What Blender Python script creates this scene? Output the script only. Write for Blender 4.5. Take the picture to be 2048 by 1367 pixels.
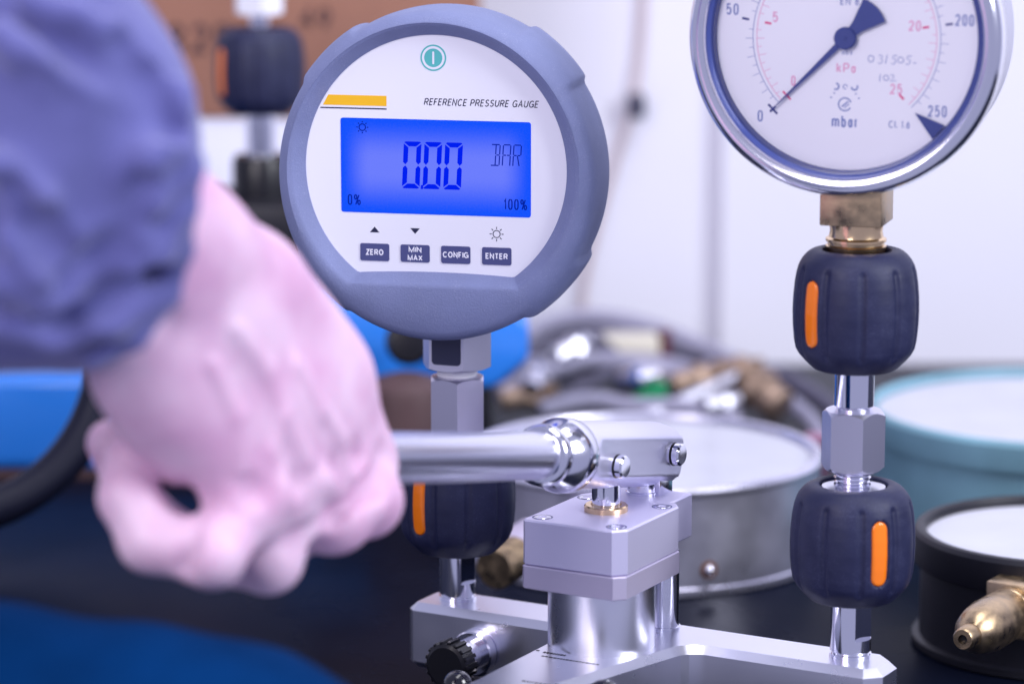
import bpy, bmesh, math, random
import numpy as np
from mathutils import Vector, Matrix
R = math.radians
random.seed(7)
MM = 0.001                      # everything below is written in millimetres
scene = bpy.context.scene
col = scene.collection
for o in list(bpy.data.objects): bpy.data.objects.remove(o)

# ------------------------------------------------------------------ camera, world, light, exposure
CAM_H, PITCH, FPX = 342.0, R(10.8), 6500.0
cd = bpy.data.cameras.new('camera'); cam = bpy.data.objects.new('camera', cd); col.objects.link(cam)
cd.sensor_width = 36.0; cd.lens = FPX / 2048 * 36.0
cam.location = (0, 0, CAM_H * MM); cam.rotation_euler = (R(90) - PITCH, 0, 0)
cd.clip_start = 0.02; cd.clip_end = 20
cd.dof.use_dof = True; cd.dof.focus_distance = 1.118; cd.dof.aperture_fstop = 6.0
scene.camera = cam

world = bpy.data.worlds.new('World'); scene.world = world; world.use_nodes = True
bg = world.node_tree.nodes['Background']
bg.inputs[0].default_value = (0.64, 0.66, 1.0, 1); bg.inputs[1].default_value = 0.55

def area(name, loc, target, sx, sy, power, color):
    l = bpy.data.lights.new(name, 'AREA'); l.shape = 'RECTANGLE'
    l.size = sx; l.size_y = sy; l.energy = power; l.color = color
    o = bpy.data.objects.new(name, l); col.objects.link(o); o.location = loc
    o.rotation_euler = (Vector(target) - Vector(loc)).to_track_quat('-Z', 'Y').to_euler()
    return o
area('ceiling_lamp', (0.25, 1.0, 1.55), (0.05, 1.15, 0.1), 1.1, 0.7, 12.5, (0.97, 0.96, 1.0))
area('right_fill', (1.25, 0.35, 0.95), (0.0, 1.15, 0.15), 0.6, 0.8, 25, (0.92, 0.94, 1.0))  # added soft fill from the right; no window is known there
area('front_fill', (-0.75, -0.15, 0.9), (0.0, 1.2, 0.2), 0.7, 0.8, 15.5, (1.0, 0.93, 0.98))  # added pinkish fill from front left, also mirrored by the metal

scene.view_settings.view_transform = 'Standard'; scene.view_settings.look = 'None'
scene.view_settings.exposure = 0.0; scene.view_settings.gamma = 1.0
scene.cycles.use_denoising = True
scene.cycles.max_bounces = 10; scene.cycles.glossy_bounces = 6; scene.cycles.transparent_max_bounces = 12
scene.cycles.sample_clamp_indirect = 6.0

# ------------------------------------------------------------------ helpers
SP, CP = math.sin(PITCH), math.cos(PITCH)
def ray(px, py):
    xc = (px - 1024) / FPX; yc = (683.5 - py) / FPX
    return np.array([xc, CP + yc * SP, -SP + yc * CP])
CAM = np.array([0, 0, CAM_H])
def at(px, py, d): return CAM + ray(px, py) * d                 # photograph pixel + depth -> place (mm)
def at_z(px, py, z): r = ray(px, py); return CAM + r * ((z - CAM_H) / r[2])
def at_y(px, py, y): r = ray(px, py); return CAM + r * (y / r[1])

def tag(o, label, cat, group=None, kind=None):
    if label: o['label'] = label
    if cat: o['category'] = cat
    if group: o['group'] = group
    if kind: o['kind'] = kind
    return o
def thing(name, label, cat, loc=(0, 0, 0), rz=0.0, group=None):
    o = bpy.data.objects.new(name, None); col.objects.link(o); o.empty_display_size = 0.01
    o.location = [c * MM for c in loc]; o.rotation_euler = (0, 0, rz)
    return tag(o, label, cat, group)
def obj(name, VF, m, parent=None, smooth=32, loc=None, rz=None, scale=True):
    V, F = VF
    me = bpy.data.meshes.new(name)
    me.from_pydata([(v[0] * MM, v[1] * MM, v[2] * MM) for v in V], [], [list(f) for f in F])
    me.validate(clean_customdata=False); me.update()
    bm = bmesh.new(); bm.from_mesh(me); bmesh.ops.recalc_face_normals(bm, faces=bm.faces); bm.to_mesh(me); bm.free()
    if smooth:
        me.polygons.foreach_set('use_smooth', [True] * len(me.polygons))
        if smooth < 180: me.set_sharp_from_angle(angle=R(smooth))
    me.materials.append(m)
    o = bpy.data.objects.new(name, me); col.objects.link(o)
    if parent: o.parent = parent
    if loc is not None: o.location = [c * MM for c in loc]
    if rz is not None: o.rotation_euler = (0, 0, rz)
    return o
def join(*parts):
    V, F = [], []
    for v, f in parts:
        n = len(V); V += [tuple(p) for p in v]; F += [[i + n for i in q] for q in f]
    return V, F
def xf(VF, M): return [tuple(M @ Vector(v)) for v in VF[0]], VF[1]
def mv(VF, x, y, z): return [(a + x, b + y, c + z) for a, b, c in VF[0]], VF[1]
def frame(o, d, up=(0, 0, 1)):                                   # local z -> d
    z = Vector(d).normalized(); x = Vector(up).cross(z)
    if x.length < 1e-4: x = Vector((1, 0, 0)).cross(z)
    x.normalize(); y = z.cross(x)
    M = Matrix((x, y, z)).transposed().to_4x4(); M.translation = Vector(o); return M
def lathe(prof, n=64, rot=0.0):
    V, F = [], []; rows = []
    for r, z in prof:
        if r < 1e-6: rows.append([len(V)]); V.append((0, 0, z))
        else:
            rows.append(list(range(len(V), len(V) + n)))
            V += [(r * math.cos(rot + 2 * math.pi * k / n), r * math.sin(rot + 2 * math.pi * k / n), z) for k in range(n)]
    for a, b in zip(rows, rows[1:]):
        for k in range(n):
            j = (k + 1) % n
            if len(a) == 1 and len(b) == 1: continue
            if len(a) == 1: F.append([a[0], b[k], b[j]])
            elif len(b) == 1: F.append([a[k], a[j], b[0]])
            else: F.append([a[k], a[j], b[j], b[k]])
    return V, F
def cyl(r, z0, z1, n=48, ch=0.0, rot=0.0):
    if ch: return lathe([(0, z0), (r - ch, z0), (r, z0 + ch), (r, z1 - ch), (r - ch, z1), (0, z1)], n, rot)
    return lathe([(0, z0), (r, z0), (r, z1), (0, z1)], n, rot)
def bm_out(bm):
    bm.verts.ensure_lookup_table(); bm.verts.index_update()
    V = [tuple(v.co) for v in bm.verts]; F = [[v.index for v in f.verts] for f in bm.faces]; bm.free(); return V, F
def prism(poly, z0, z1, bev=0.0, seg=1, vert=0.0, top_only=False):
    bm = bmesh.new()
    a = [bm.verts.new((x, y, z0)) for x, y in poly]; b = [bm.verts.new((x, y, z1)) for x, y in poly]
    n = len(poly)
    bm.faces.new(a[::-1]); bm.faces.new(b)
    for k in range(n): bm.faces.new([a[k], a[(k + 1) % n], b[(k + 1) % n], b[k]])
    bmesh.ops.recalc_face_normals(bm, faces=bm.faces)
    if bev:
        es = [e for e in bm.edges if abs(e.verts[0].co.z - e.verts[1].co.z) < 1e-6 and (not top_only or e.verts[0].co.z > (z0 + z1) / 2)]
        if vert: es = list(bm.edges)
        bmesh.ops.bevel(bm, geom=es, offset=bev, segments=seg, profile=0.5, affect='EDGES', clamp_overlap=True)
    return bm_out(bm)
def box(x0, x1, y0, y1, z0, z1, bev=0.0, seg=2):
    return prism([(x0, y0), (x1, y0), (x1, y1), (x0, y1)], z0, z1, bev, seg, vert=1.0)
def plate(poly, y0, y1):                                         # outline in x,z pushed along y
    V, F = prism([(x, z) for x, z in poly], y0, y1)
    return [(x, c, z) for x, z, c in V], F
def tube(path, r, n=12, cap=True):
    P = [Vector(p) for p in path]; V, F = [], []; rows = []
    up = Vector((0, 0, 1)); prev = None
    for i, p in enumerate(P):
        t = (P[min(i + 1, len(P) - 1)] - P[max(i - 1, 0)]).normalized()
        if prev is None: x = up.cross(t) if abs(t.z) < .95 else Vector((1, 0, 0)).cross(t)
        else: x = prev - t * prev.dot(t)
        x.normalize(); prev = x; y = t.cross(x)
        rr = r[i] if isinstance(r, (list, tuple)) else r
        rows.append(len(V))
        V += [tuple(p + x * rr * math.cos(2 * math.pi * k / n) + y * rr * math.sin(2 * math.pi * k / n)) for k in range(n)]
    for a, b in zip(rows, rows[1:]):
        for k in range(n): F.append([a + k, a + (k + 1) % n, b + (k + 1) % n, b + k])
    if cap: F.append([rows[0] + k for k in range(n)][::-1]); F.append([rows[-1] + k for k in range(n)])
    return V, F
def smooth_path(pts, k=8):
    out = []; P = [Vector(p) for p in pts]
    for i in range(len(P) - 1):
        a = P[max(i - 1, 0)]; b = P[i]; c = P[i + 1]; d = P[min(i + 2, len(P) - 1)]
        for j in range(k):
            t = j / k
            out.append(.5 * ((2 * b) + (-a + c) * t + (2 * a - 5 * b + 4 * c - d) * t * t + (-a + 3 * b - 3 * c + d) * t ** 3))
    out.append(P[-1]); return out
def ribbon(pts, w, y, closed=False, th=0.04):                    # flat printed line in the x,z plane
    V, F = [], []; n = len(pts)
    for i in range(n):
        if closed: a, b = pts[i - 1], pts[(i + 1) % n]
        else: a, b = pts[max(i - 1, 0)], pts[min(i + 1, n - 1)]
        tx, tz = b[0] - a[0], b[1] - a[1]; L = math.hypot(tx, tz) or 1
        nx, nz = -tz / L * w / 2, tx / L * w / 2
        V += [(pts[i][0] + nx, y, pts[i][1] + nz), (pts[i][0] - nx, y, pts[i][1] - nz)]
    m = n if closed else n - 1
    for i in range(m):
        j = (i + 1) % n; F.append([2 * i, 2 * i + 1, 2 * j + 1, 2 * j])
    return V, F
def arc(cx, cz, r, a0, a1, n=24): return [(cx + r * math.cos(R(a0 + (a1 - a0) * k / n)), cz + r * math.sin(R(a0 + (a1 - a0) * k / n))) for k in range(n + 1)]
def rrect(x0, x1, z0, z1, r, n=5):
    P = []
    for cx, cz, a in ((x1 - r, z1 - r, 0), (x0 + r, z1 - r, 90), (x0 + r, z0 + r, 180), (x1 - r, z0 + r, 270)):
        P += arc(cx, cz, r, a, a + 90, n)
    return P
def el(cx, cy, rx, ry, a0, a1, n=14): return [(cx + rx * math.cos(R(a0 + (a1 - a0) * k / n)), cy + ry * math.sin(R(a0 + (a1 - a0) * k / n))) for k in range(n + 1)]
def bowl(x0, x1, y0, y1, r=.5):                                  # D-shaped bowl open to the left
    ry = (y1 - y0) / 2; rx = (x1 - x0) * r; return [(x0, y1), (x1 - rx, y1)] + el(x1 - rx, (y0 + y1) / 2, rx, ry, 80, -80, 10) + [(x1 - rx, y0), (x0, y0)]
oval = el(.5, .5, .5, .5, 90, 450, 28)
zero = [(.5, 1)] + el(.42, .68, .42, .32, 90, 180, 7) + el(.42, .32, .42, .32, 180, 270, 7) + el(.58, .32, .42, .32, 270, 360, 7) + el(.58, .68, .42, .32, 0, 90, 7)
low = el(.46, .35, .46, .35, 90, 450, 22)
G = {                                                            # glyph: width / cap height, centre-line strokes in a unit box
    'A': (.80, [[(0, 0), (.5, 1), (1, 0)], [(.17, .33), (.83, .33)]]), 'B': (.70, [bowl(0, .94, .52, 1, .42), [(0, 1), (0, 0)], bowl(0, 1, 0, .52, .42)]),
    'C': (.78, [el(.52, .5, .52, .5, 42, 318, 24)]), 'E': (.62, [[(1, 1), (0, 1), (0, 0), (1, 0)], [(0, .52), (.9, .52)]]), 'F': (.58, [[(1, 1), (0, 1), (0, 0)], [(0, .5), (.88, .5)]]),
    'G': (.82, [el(.52, .5, .52, .5, 42, 318, 24), [(.56, .46), (1, .46), (1, 0)]]), 'I': (.14, [[(.5, 0), (.5, 1)]]), 'M': (.90, [[(0, 0), (0, 1), (.5, 0), (1, 1), (1, 0)]]), 'N': (.74, [[(0, 0), (0, 1), (1, 0), (1, 1)]]),
    'O': (.82, [oval]), 'P': (.68, [[(0, 0), (0, 1)], bowl(0, 1, .45, 1, .4)]), 'R': (.72, [[(0, 0), (0, 1)], bowl(0, .97, .47, 1, .4), [(.55, .47), (1, 0)]]),
    'S': (.68, [el(.5, .755, .44, .245, 25, 270, 14)[:-1] + el(.5, .255, .5, .255, 90, -155, 14)]), 'T': (.66, [[(0, 1), (1, 1)], [(.5, 1), (.5, 0)]]), 'U': (.72, [[(0, 1), (0, .36)] + el(.5, .36, .5, .36, 180, 360, 14) + [(1, .36), (1, 1)]]),
    'X': (.74, [[(0, 0), (1, 1)], [(0, 1), (1, 0)]]), 'Z': (.66, [[(0, 1), (1, 1), (0, 0), (1, 0)]]), '0': (.56, [zero]), '1': (.34, [[(0, .76), (.75, 1), (.75, 0)]]),
    '2': (.58, [el(.5, .71, .5, .29, 165, -35, 12) + [(0, 0), (1, 0)]]), '3': (.58, [el(.48, .76, .44, .24, 150, -80, 12), el(.5, .27, .5, .27, 85, -150, 12), [(.38, .53), (.6, .53)]]),
    '4': (.62, [[(.75, 0), (.75, 1), (0, .3), (1, .3)]]), '5': (.58, [[(.92, 1), (.14, 1), (.06, .52)] + el(.48, .33, .52, .33, 125, -150, 14)]), '6': (.58, [low, [(.02, .42), (.6, 1)]]), '7': (.56, [[(0, 1), (1, 1), (.35, 0)]]),
    '8': (.58, [el(.5, .76, .43, .24, 90, 450, 18), el(.5, .26, .5, .26, 90, 450, 18)]), '9': (.58, [el(.5, .66, .48, .34, 90, 450, 20), [(.97, .6), (.4, 0)]]),
    '%': (.86, [el(.2, .78, .2, .22, 90, 450, 14), el(.8, .22, .2, .22, 90, 450, 14), [(.22, 0), (.78, 1)]]), 'k': (.52, [[(0, 0), (0, 1)], [(.95, .7), (.05, .3)], [(.35, .42), (1, 0)]]),
    'a': (.50, [el(.45, .33, .45, .33, 90, 450, 18), [(.95, .7), (.95, 0)]]), 'b': (.52, [[(0, 0), (0, 1)], el(.5, .33, .5, .33, 90, 450, 18)]), 'd': (.52, [[(1, 0), (1, 1)], el(.5, .33, .5, .33, 90, 450, 18)]),
    'm': (.82, [[(0, 0), (0, .7)], [(0, .5)] + el(.25, .46, .25, .22, 150, 0, 8) + [(.5, 0)], [(.5, .5)] + el(.75, .46, .25, .22, 150, 0, 8) + [(1, 0)]]), 'r': (.30, [[(0, 0), (0, .7)], [(0, .45), (.35, .66), (1, .68)]]),
    's': (.44, [[(.95, .58), (.5, .7), (.08, .55), (.5, .36), (.95, .17), (.5, 0), (.02, .13)]]), 'l': (.12, [[(.5, 0), (.5, 1)]]), 'i': (.12, [[(.5, 0), (.5, .68)], [(.5, .88), (.5, 1)]]), 't': (.36, [[(.45, 1), (.45, .15), (1, .02)], [(0, .7), (1, .7)]]),
    'e': (.52, [[(0, .36), (1, .36)] + el(.5, .35, .5, .35, 2, 310, 16)]), '.': (.12, [[(.5, 0), (.5, .13)]])}
def stroke(pts, w, lvl):
    """mitred flat ribbon along a polyline (2-D)"""
    V, F = [], []; n = len(pts); closed = n > 3 and math.hypot(pts[0][0] - pts[-1][0], pts[0][1] - pts[-1][1]) < 1e-6
    if closed: pts = pts[:-1]; n -= 1
    for i in range(n):
        p = pts[i]; a = pts[i - 1] if (i or closed) else None; b = pts[(i + 1) % n] if (i < n - 1 or closed) else None
        ds = []
        for u, q in ((a, p), (p, b)):
            if u and q:
                L = math.hypot(q[0] - u[0], q[1] - u[1]) or 1e-9; ds.append(((q[0] - u[0]) / L, (q[1] - u[1]) / L))
        tx = sum(d[0] for d in ds); tz = sum(d[1] for d in ds); L = math.hypot(tx, tz) or 1; tx /= L; tz /= L
        k = 1 / max(abs(tx * ds[0][0] + tz * ds[0][1]), .38)
        V += [(p[0] - tz * w / 2 * k, p[1] + tx * w / 2 * k, lvl), (p[0] + tz * w / 2 * k, p[1] - tx * w / 2 * k, lvl)]
    for i in range(n if closed else n - 1):
        j = (i + 1) % n; F.append([2 * i, 2 * i + 1, 2 * j + 1, 2 * j])
    return V, F
def text(s, cap, x, y, z, width=None, bold=.14, shear=0.0, align='CENTER', sx=1.0, gap=.2):
    """flat sans lettering in the x,z plane built from strokes; bold = stroke width / cap height"""
    t = cap * bold; wd = lambda c: G[c][0] * cap if c != ' ' else .3 * cap
    total = sum(wd(c) for c in s) + gap * cap * (len(s) - 1); kx = (width / total) if width else sx
    cur = -total * kx / 2 if align == 'CENTER' else 0; out = []
    for c in s:
        w = wd(c) * kx
        if c != ' ':
            for i, l in enumerate(G[c][1]):
                P = [(cur + t / 2 + a * max(w - t, 0), t / 2 + b * (cap - t)) for a, b in l]
                V, F = stroke([(a + shear * b, b) for a, b in P], t, i * .004)
                out.append(([(x + a, y - q, z + b) for a, b, q in V], F))
        cur += w + gap * cap * kx
    return join(*out)

# ------------------------------------------------------------------ materials
def mat(name, c, rough=0.5, metal=0.0, ior=1.45, bump=0.0, bscale=800, var=0.0, vscale=60, stretch=None, coat=0.0, dust=0.0, dcol=(.3, .3, .42), rvar=0.0, sss=0.0, sheen=0.0, spec=0.5):
    m = bpy.data.materials.new(name); m.use_nodes = True
    nt = m.node_tree; N = nt.nodes; L = nt.links; p = N['Principled BSDF']
    p.inputs['Base Color'].default_value = (*c, 1); p.inputs['Roughness'].default_value = rough; p.inputs['Metallic'].default_value = metal
    p.inputs['IOR'].default_value = ior; p.inputs['Coat Weight'].default_value = coat; p.inputs['Specular IOR Level'].default_value = spec
    if sheen: p.inputs['Sheen Weight'].default_value = sheen
    if sss:
        p.inputs['Subsurface Weight'].default_value = sss; p.inputs['Subsurface Radius'].default_value = (1, .35, .3); p.inputs['Subsurface Scale'].default_value = 0.004
    tc = N.new('ShaderNodeTexCoord'); src = tc.outputs['Object']
    if stretch:
        mp = N.new('ShaderNodeMapping'); mp.inputs['Scale'].default_value = stretch; L.new(src, mp.inputs['Vector']); src = mp.outputs['Vector']
    if bump:
        n = N.new('ShaderNodeTexNoise'); n.inputs['Scale'].default_value = bscale; n.inputs['Detail'].default_value = 3; L.new(src, n.inputs['Vector'])
        b = N.new('ShaderNodeBump'); b.inputs['Strength'].default_value = bump; b.inputs['Distance'].default_value = 0.0002
        L.new(n.outputs['Fac'], b.inputs['Height']); L.new(b.outputs['Normal'], p.inputs['Normal'])
    if var or rvar:
        n = N.new('ShaderNodeTexNoise'); n.inputs['Scale'].default_value = vscale; n.inputs['Detail'].default_value = 5; L.new(src, n.inputs['Vector'])
        if var:
            mr = N.new('ShaderNodeMapRange'); mr.inputs[1].default_value = .3; mr.inputs[2].default_value = .7; mr.inputs[3].default_value = 1 - var; mr.inputs[4].default_value = 1 + var * .5
            L.new(n.outputs['Fac'], mr.inputs[0])
            mx = N.new('ShaderNodeMix'); mx.data_type = 'RGBA'; mx.blend_type = 'MULTIPLY'; mx.inputs[0].default_value = 1
            mx.inputs[6].default_value = (*c, 1); L.new(mr.outputs[0], mx.inputs[7]); L.new(mx.outputs[2], p.inputs['Base Color'])
        if rvar:
            mr = N.new('ShaderNodeMapRange'); mr.inputs[1].default_value = .3; mr.inputs[2].default_value = .7; mr.inputs[3].default_value = max(rough - rvar, .02); mr.inputs[4].default_value = rough + rvar
            L.new(n.outputs['Fac'], mr.inputs[0]); L.new(mr.outputs[0], p.inputs['Roughness'])
    if dust:
        n = N.new('ShaderNodeTexNoise'); n.inputs['Scale'].default_value = 2600; n.inputs['Detail'].default_value = 2; L.new(tc.outputs['Object'], n.inputs['Vector'])
        n2 = N.new('ShaderNodeTexNoise'); n2.inputs['Scale'].default_value = 120; n2.inputs['Detail'].default_value = 3; L.new(tc.outputs['Object'], n2.inputs['Vector'])
        ad = N.new('ShaderNodeMath'); ad.operation = 'MULTIPLY_ADD'; L.new(n2.outputs['Fac'], ad.inputs[0]); ad.inputs[1].default_value = .35; L.new(n.outputs['Fac'], ad.inputs[2])
        mr = N.new('ShaderNodeMapRange'); mr.inputs[1].default_value = .78; mr.inputs[2].default_value = .92; mr.inputs[4].default_value = dust; L.new(ad.outputs[0], mr.inputs[0])
        mx = N.new('ShaderNodeMix'); mx.data_type = 'RGBA'; L.new(mr.outputs[0], mx.inputs[0]); mx.inputs[7].default_value = (*dcol, 1)
        old = p.inputs['Base Color'].links
        if old: L.new(old[0].from_socket, mx.inputs[6])
        else: mx.inputs[6].default_value = (*c, 1)
        L.new(mx.outputs[2], p.inputs['Base Color'])
    return m
M = {}
M['wall'] = mat('white_wall', (.80, .80, .90), .8, bump=.05, bscale=120, var=.03, vscale=4)
M['table'] = mat('black_tabletop', (.005, .007, .018), .30, bump=.03, bscale=60, rvar=.1, vscale=9, var=.3, ior=1.09)
M['boot'] = mat('grey_rubber', (.19, .22, .40), .66, bump=.8, bscale=1700, var=.08, vscale=70, dust=.28, dcol=(.45, .48, .65))
M['face'] = mat('white_face', (.86, .86, .95), .4)
M['ink'] = mat('navy_ink', (.012, .014, .06), .5)
M['button'] = mat('navy_button', (.07, .08, .22), .45)
M['white_ink'] = mat('white_ink', (.85, .85, .95), .5)
M['yellow'] = mat('yellow_print', (.95, .52, .01), .45)
M['teal_print'] = mat('teal_print', (.10, .50, .50), .45)
M['alu'] = mat('satin_aluminium', (.88, .88, .98), .29, 1.0, bump=.010, bscale=4000, rvar=.02, vscale=90)
M['alu_cap'] = mat('blasted_aluminium', (.72, .69, .90), .45, .6, bump=.06, bscale=5000)
M['alu_dark'] = mat('aluminium_plate', (.58, .53, .69), .48, .55, bump=.03, bscale=4000)
M['brushed'] = mat('brushed_steel', (.76, .75, .92), .34, .75, bump=.10, bscale=900, stretch=(4, .25, 4))
M['turned'] = mat('turned_steel', (.80, .80, .90), .16, 1.0, bump=.03, bscale=1500)
M['hex_steel'] = mat('hex_steel', (.62, .60, .72), .36, 1.0, bump=.08, bscale=1400, stretch=(3, 3, .3))
M['drum'] = mat('satin_drum_steel', (.70, .69, .82), .30, .85, var=.22, vscale=28, rvar=.12)
M['chrome'] = mat('polished_chrome', (.84, .84, .93), .09, 1.0)
M['bezel'] = mat('polished_bezel', (.86, .86, .94), .17, 1.0)
M['case'] = mat('satin_case_steel', (.66, .66, .76), .33, 1.0, bump=.03, bscale=900)
M['grip'] = mat('navy_rubber_grip', (.013, .016, .058), .52, bump=.3, bscale=2200, var=.15, vscale=120, dust=.35, dcol=(.10, .11, .20), rvar=.08)
M['orange'] = mat('orange_plastic', (.95, .21, .004), .3, coat=.5)
M['brass'] = mat('worn_brass', (.58, .43, .26), .33, 1.0, bump=.2, bscale=500, var=.3, vscale=220, rvar=.1)
M['brass_dull'] = mat('dull_brass', (.36, .26, .20), .5, .8, var=.3, vscale=150)
M['brass_bright'] = mat('turned_brass', (.85, .62, .36), .2, 1.0, bump=.05, bscale=900)
M['ptfe'] = mat('white_tape', (.92, .92, .96), .5, bump=.3, bscale=300, stretch=(1, 1, 9))
M['black'] = mat('black_plastic', (.008, .008, .012), .3, bump=.05, bscale=600)
M['gloss_black'] = mat('glossy_black_ball', (.006, .006, .012), .12, coat=.6)
M['dial'] = mat('white_dial', (.88, .88, .95), .5)
M['table_dial'] = mat('aged_dial', (.74, .75, .83), .5, var=.06, vscale=30)
M['dial_blue'] = mat('blue_grey_ink', (.20, .25, .52), .5)
M['dial_ink'] = mat('dark_dial_ink', (.03, .04, .22), .5)
M['dial_red'] = mat('red_dial_ink', (.75, .04, .22), .5)
M['dial_pink'] = mat('pink_dial_ink', (.80, .36, .56), .5)
M['needle'] = mat('needle_blue_black', (.045, .065, .25), .35)
def skin_mat():
    m = mat('skin', (.8, .5, .62), .48, bump=.5, bscale=380, sss=.14); nt = m.node_tree; N = nt.nodes; L = nt.links; p = N['Principled BSDF']
    tc = N.new('ShaderNodeTexCoord'); a = N.new('ShaderNodeTexNoise'); a.inputs['Scale'].default_value = 42; a.inputs['Detail'].default_value = 4; L.new(tc.outputs['Object'], a.inputs['Vector'])
    cr = N.new('ShaderNodeValToRGB'); e = cr.color_ramp.elements; e[0].position = .34; e[0].color = (.62, .36, .54, 1); e[1].position = .62; e[1].color = (.74, .53, .68, 1)
    L.new(a.outputs['Fac'], cr.inputs[0]); L.new(cr.outputs[0], p.inputs['Base Color']); return m
M['skin'] = skin_mat()
M['cloth'] = mat('lavender_work_cloth', (.102, .107, .32), .85, bump=.5, bscale=1600, var=.15, vscale=30, sheen=.35)
M['blue_mass'] = mat('dark_blue_matte', (.0006, .022, .095), .9, bump=.3, bscale=1200, var=.3, vscale=30, ior=1.1)
M['blue'] = mat('blue_pump_paint', (.025, .22, .80), .35, var=.08, vscale=15, coat=.5)
M['blue_mat'] = mat('dark_blue_sheet', (.0006, .034, .15), .5, var=.3, vscale=20, ior=1.1)
M['rubber'] = mat('black_rubber', (.007, .008, .022), .5, ior=1.3)
M['card'] = mat('brown_cardboard', (.36, .17, .115), .8, var=.1, vscale=20, bump=.1, bscale=300)
M['card_ink'] = mat('cardboard_ink', (.10, .05, .05), .8)
M['carton'] = mat('white_carton', (.80, .80, .92), .7)
M['teal'] = mat('teal_enamel', (.20, .39, .48), .5, var=.25, vscale=25)
M['black_case'] = mat('black_case_paint', (.010, .010, .017), .45)
M['brown'] = mat('dark_brown_wood', (.085, .045, .05), .6, var=.2, vscale=30)
M['grey_hose'] = mat('grey_hose', (.30, .29, .40), .55)
M['dark_hose'] = mat('dark_hose', (.085, .08, .13), .5)
M['cream'] = mat('cream_plastic', (.70, .66, .55), .5)
M['darkred'] = mat('dark_red_plastic', (.10, .012, .02), .4)
M['green'] = mat('green_plastic', (.01, .27, .10), .45)
M['pink'] = mat('pink_plastic', (.45, .20, .32), .5)
M['wire'] = mat('beige_wire', (.62, .50, .50), .6)
M['clip'] = mat('dark_clip', (.03, .03, .07), .5)
M['rust'] = mat('rusty_stain', (.16, .07, .04), .8, var=.4, vscale=300)

# window glass of the gauges: clear with a fresnel mirror
g = bpy.data.materials.new('gauge_glass'); g.use_nodes = True
nt = g.node_tree; nt.nodes.clear()
out = nt.nodes.new('ShaderNodeOutputMaterial'); mix = nt.nodes.new('ShaderNodeMixShader'); tr = nt.nodes.new('ShaderNodeBsdfTransparent'); gl = nt.nodes.new('ShaderNodeBsdfGlossy'); fr = nt.nodes.new('ShaderNodeFresnel')
fr.inputs['IOR'].default_value = 1.18; gl.inputs['Roughness'].default_value = .03; tr.inputs['Color'].default_value = (.995, .995, 1, 1)
nt.links.new(fr.outputs[0], mix.inputs[0]); nt.links.new(tr.outputs[0], mix.inputs[1]); nt.links.new(gl.outputs[0], mix.inputs[2]); nt.links.new(mix.outputs[0], out.inputs[0])
M['glass'] = g

# backlit display: the lamp behind it is strongest in the middle and fades to pure blue at top and bottom
def lcd_mat():
    m = bpy.data.materials.new('backlit_blue_display'); m.use_nodes = True; nt = m.node_tree; N = nt.nodes; L = nt.links; p = N['Principled BSDF']
    p.inputs['Base Color'].default_value = (.0, .004, .03, 1); p.inputs['Roughness'].default_value = .5; p.inputs['IOR'].default_value = 1.06
    tc = N.new('ShaderNodeTexCoord'); se = N.new('ShaderNodeSeparateXYZ'); L.new(tc.outputs['Generated'], se.inputs[0])
    def tri(sock, w):
        a = N.new('ShaderNodeMath'); a.operation = 'SUBTRACT'; L.new(sock, a.inputs[0]); a.inputs[1].default_value = .5
        b = N.new('ShaderNodeMath'); b.operation = 'ABSOLUTE'; L.new(a.outputs[0], b.inputs[0])
        r = N.new('ShaderNodeMapRange'); r.interpolation_type = 'SMOOTHSTEP'; r.inputs[1].default_value = .5; r.inputs[2].default_value = .5 - w; L.new(b.outputs[0], r.inputs[0]); return r.outputs[0]
    v0 = tri(se.outputs['Z'], .44); hx_ = tri(se.outputs['X'], .16)
    v_ = N.new('ShaderNodeMath'); v_.operation = 'MULTIPLY'; L.new(v0, v_.inputs[0]); L.new(hx_, v_.inputs[1]); v = v_.outputs[0]
    n = N.new('ShaderNodeTexNoise'); n.inputs['Scale'].default_value = 1600; L.new(tc.outputs['Object'], n.inputs['Vector'])
    ad = N.new('ShaderNodeMath'); ad.operation = 'MULTIPLY_ADD'; L.new(n.outputs['Fac'], ad.inputs[0]); ad.inputs[1].default_value = .25; L.new(v, ad.inputs[2])
    sb = N.new('ShaderNodeMath'); sb.operation = 'SUBTRACT'; L.new(ad.outputs[0], sb.inputs[0]); sb.inputs[1].default_value = .12
    cr = N.new('ShaderNodeValToRGB'); cr.color_ramp.elements[0].color = (.006, .085, 1.0, 1); cr.color_ramp.elements[1].color = (.16, .215, 1.0, 1)
    L.new(sb.outputs[0], cr.inputs[0]); L.new(cr.outputs[0], p.inputs['Emission Color']); p.inputs['Emission Strength'].default_value = .95
    return m
M['lcd'] = lcd_mat()
def glow(name, c):
    m = mat(name, (.0, .005, .05), .5, ior=1.05); p = m.node_tree.nodes['Principled BSDF']
    p.inputs['Emission Color'].default_value = (*c, 1); p.inputs['Emission Strength'].default_value = 1; return m
M['lcd_seg'] = glow('lit_segment_blue', (.0, .010, .82))
M['lcd_small'] = glow('dim_segment_blue', (.001, .012, .30))

# ------------------------------------------------------------------ the setting
tag(obj('tabletop', box(-900, 900, 985, 1738, -40, 0, 2), M['table']), None, None, kind='structure')
xw = at_y(1445, 500, 1724)[0]
tag(obj('wall', prism([(-1100, 1740), (xw, 1740), (xw, 1729), (1100, 1729), (1100, 1790), (-1100, 1790)], -400, 1000), M['wall'], smooth=0), None, None, kind='structure')
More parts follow.
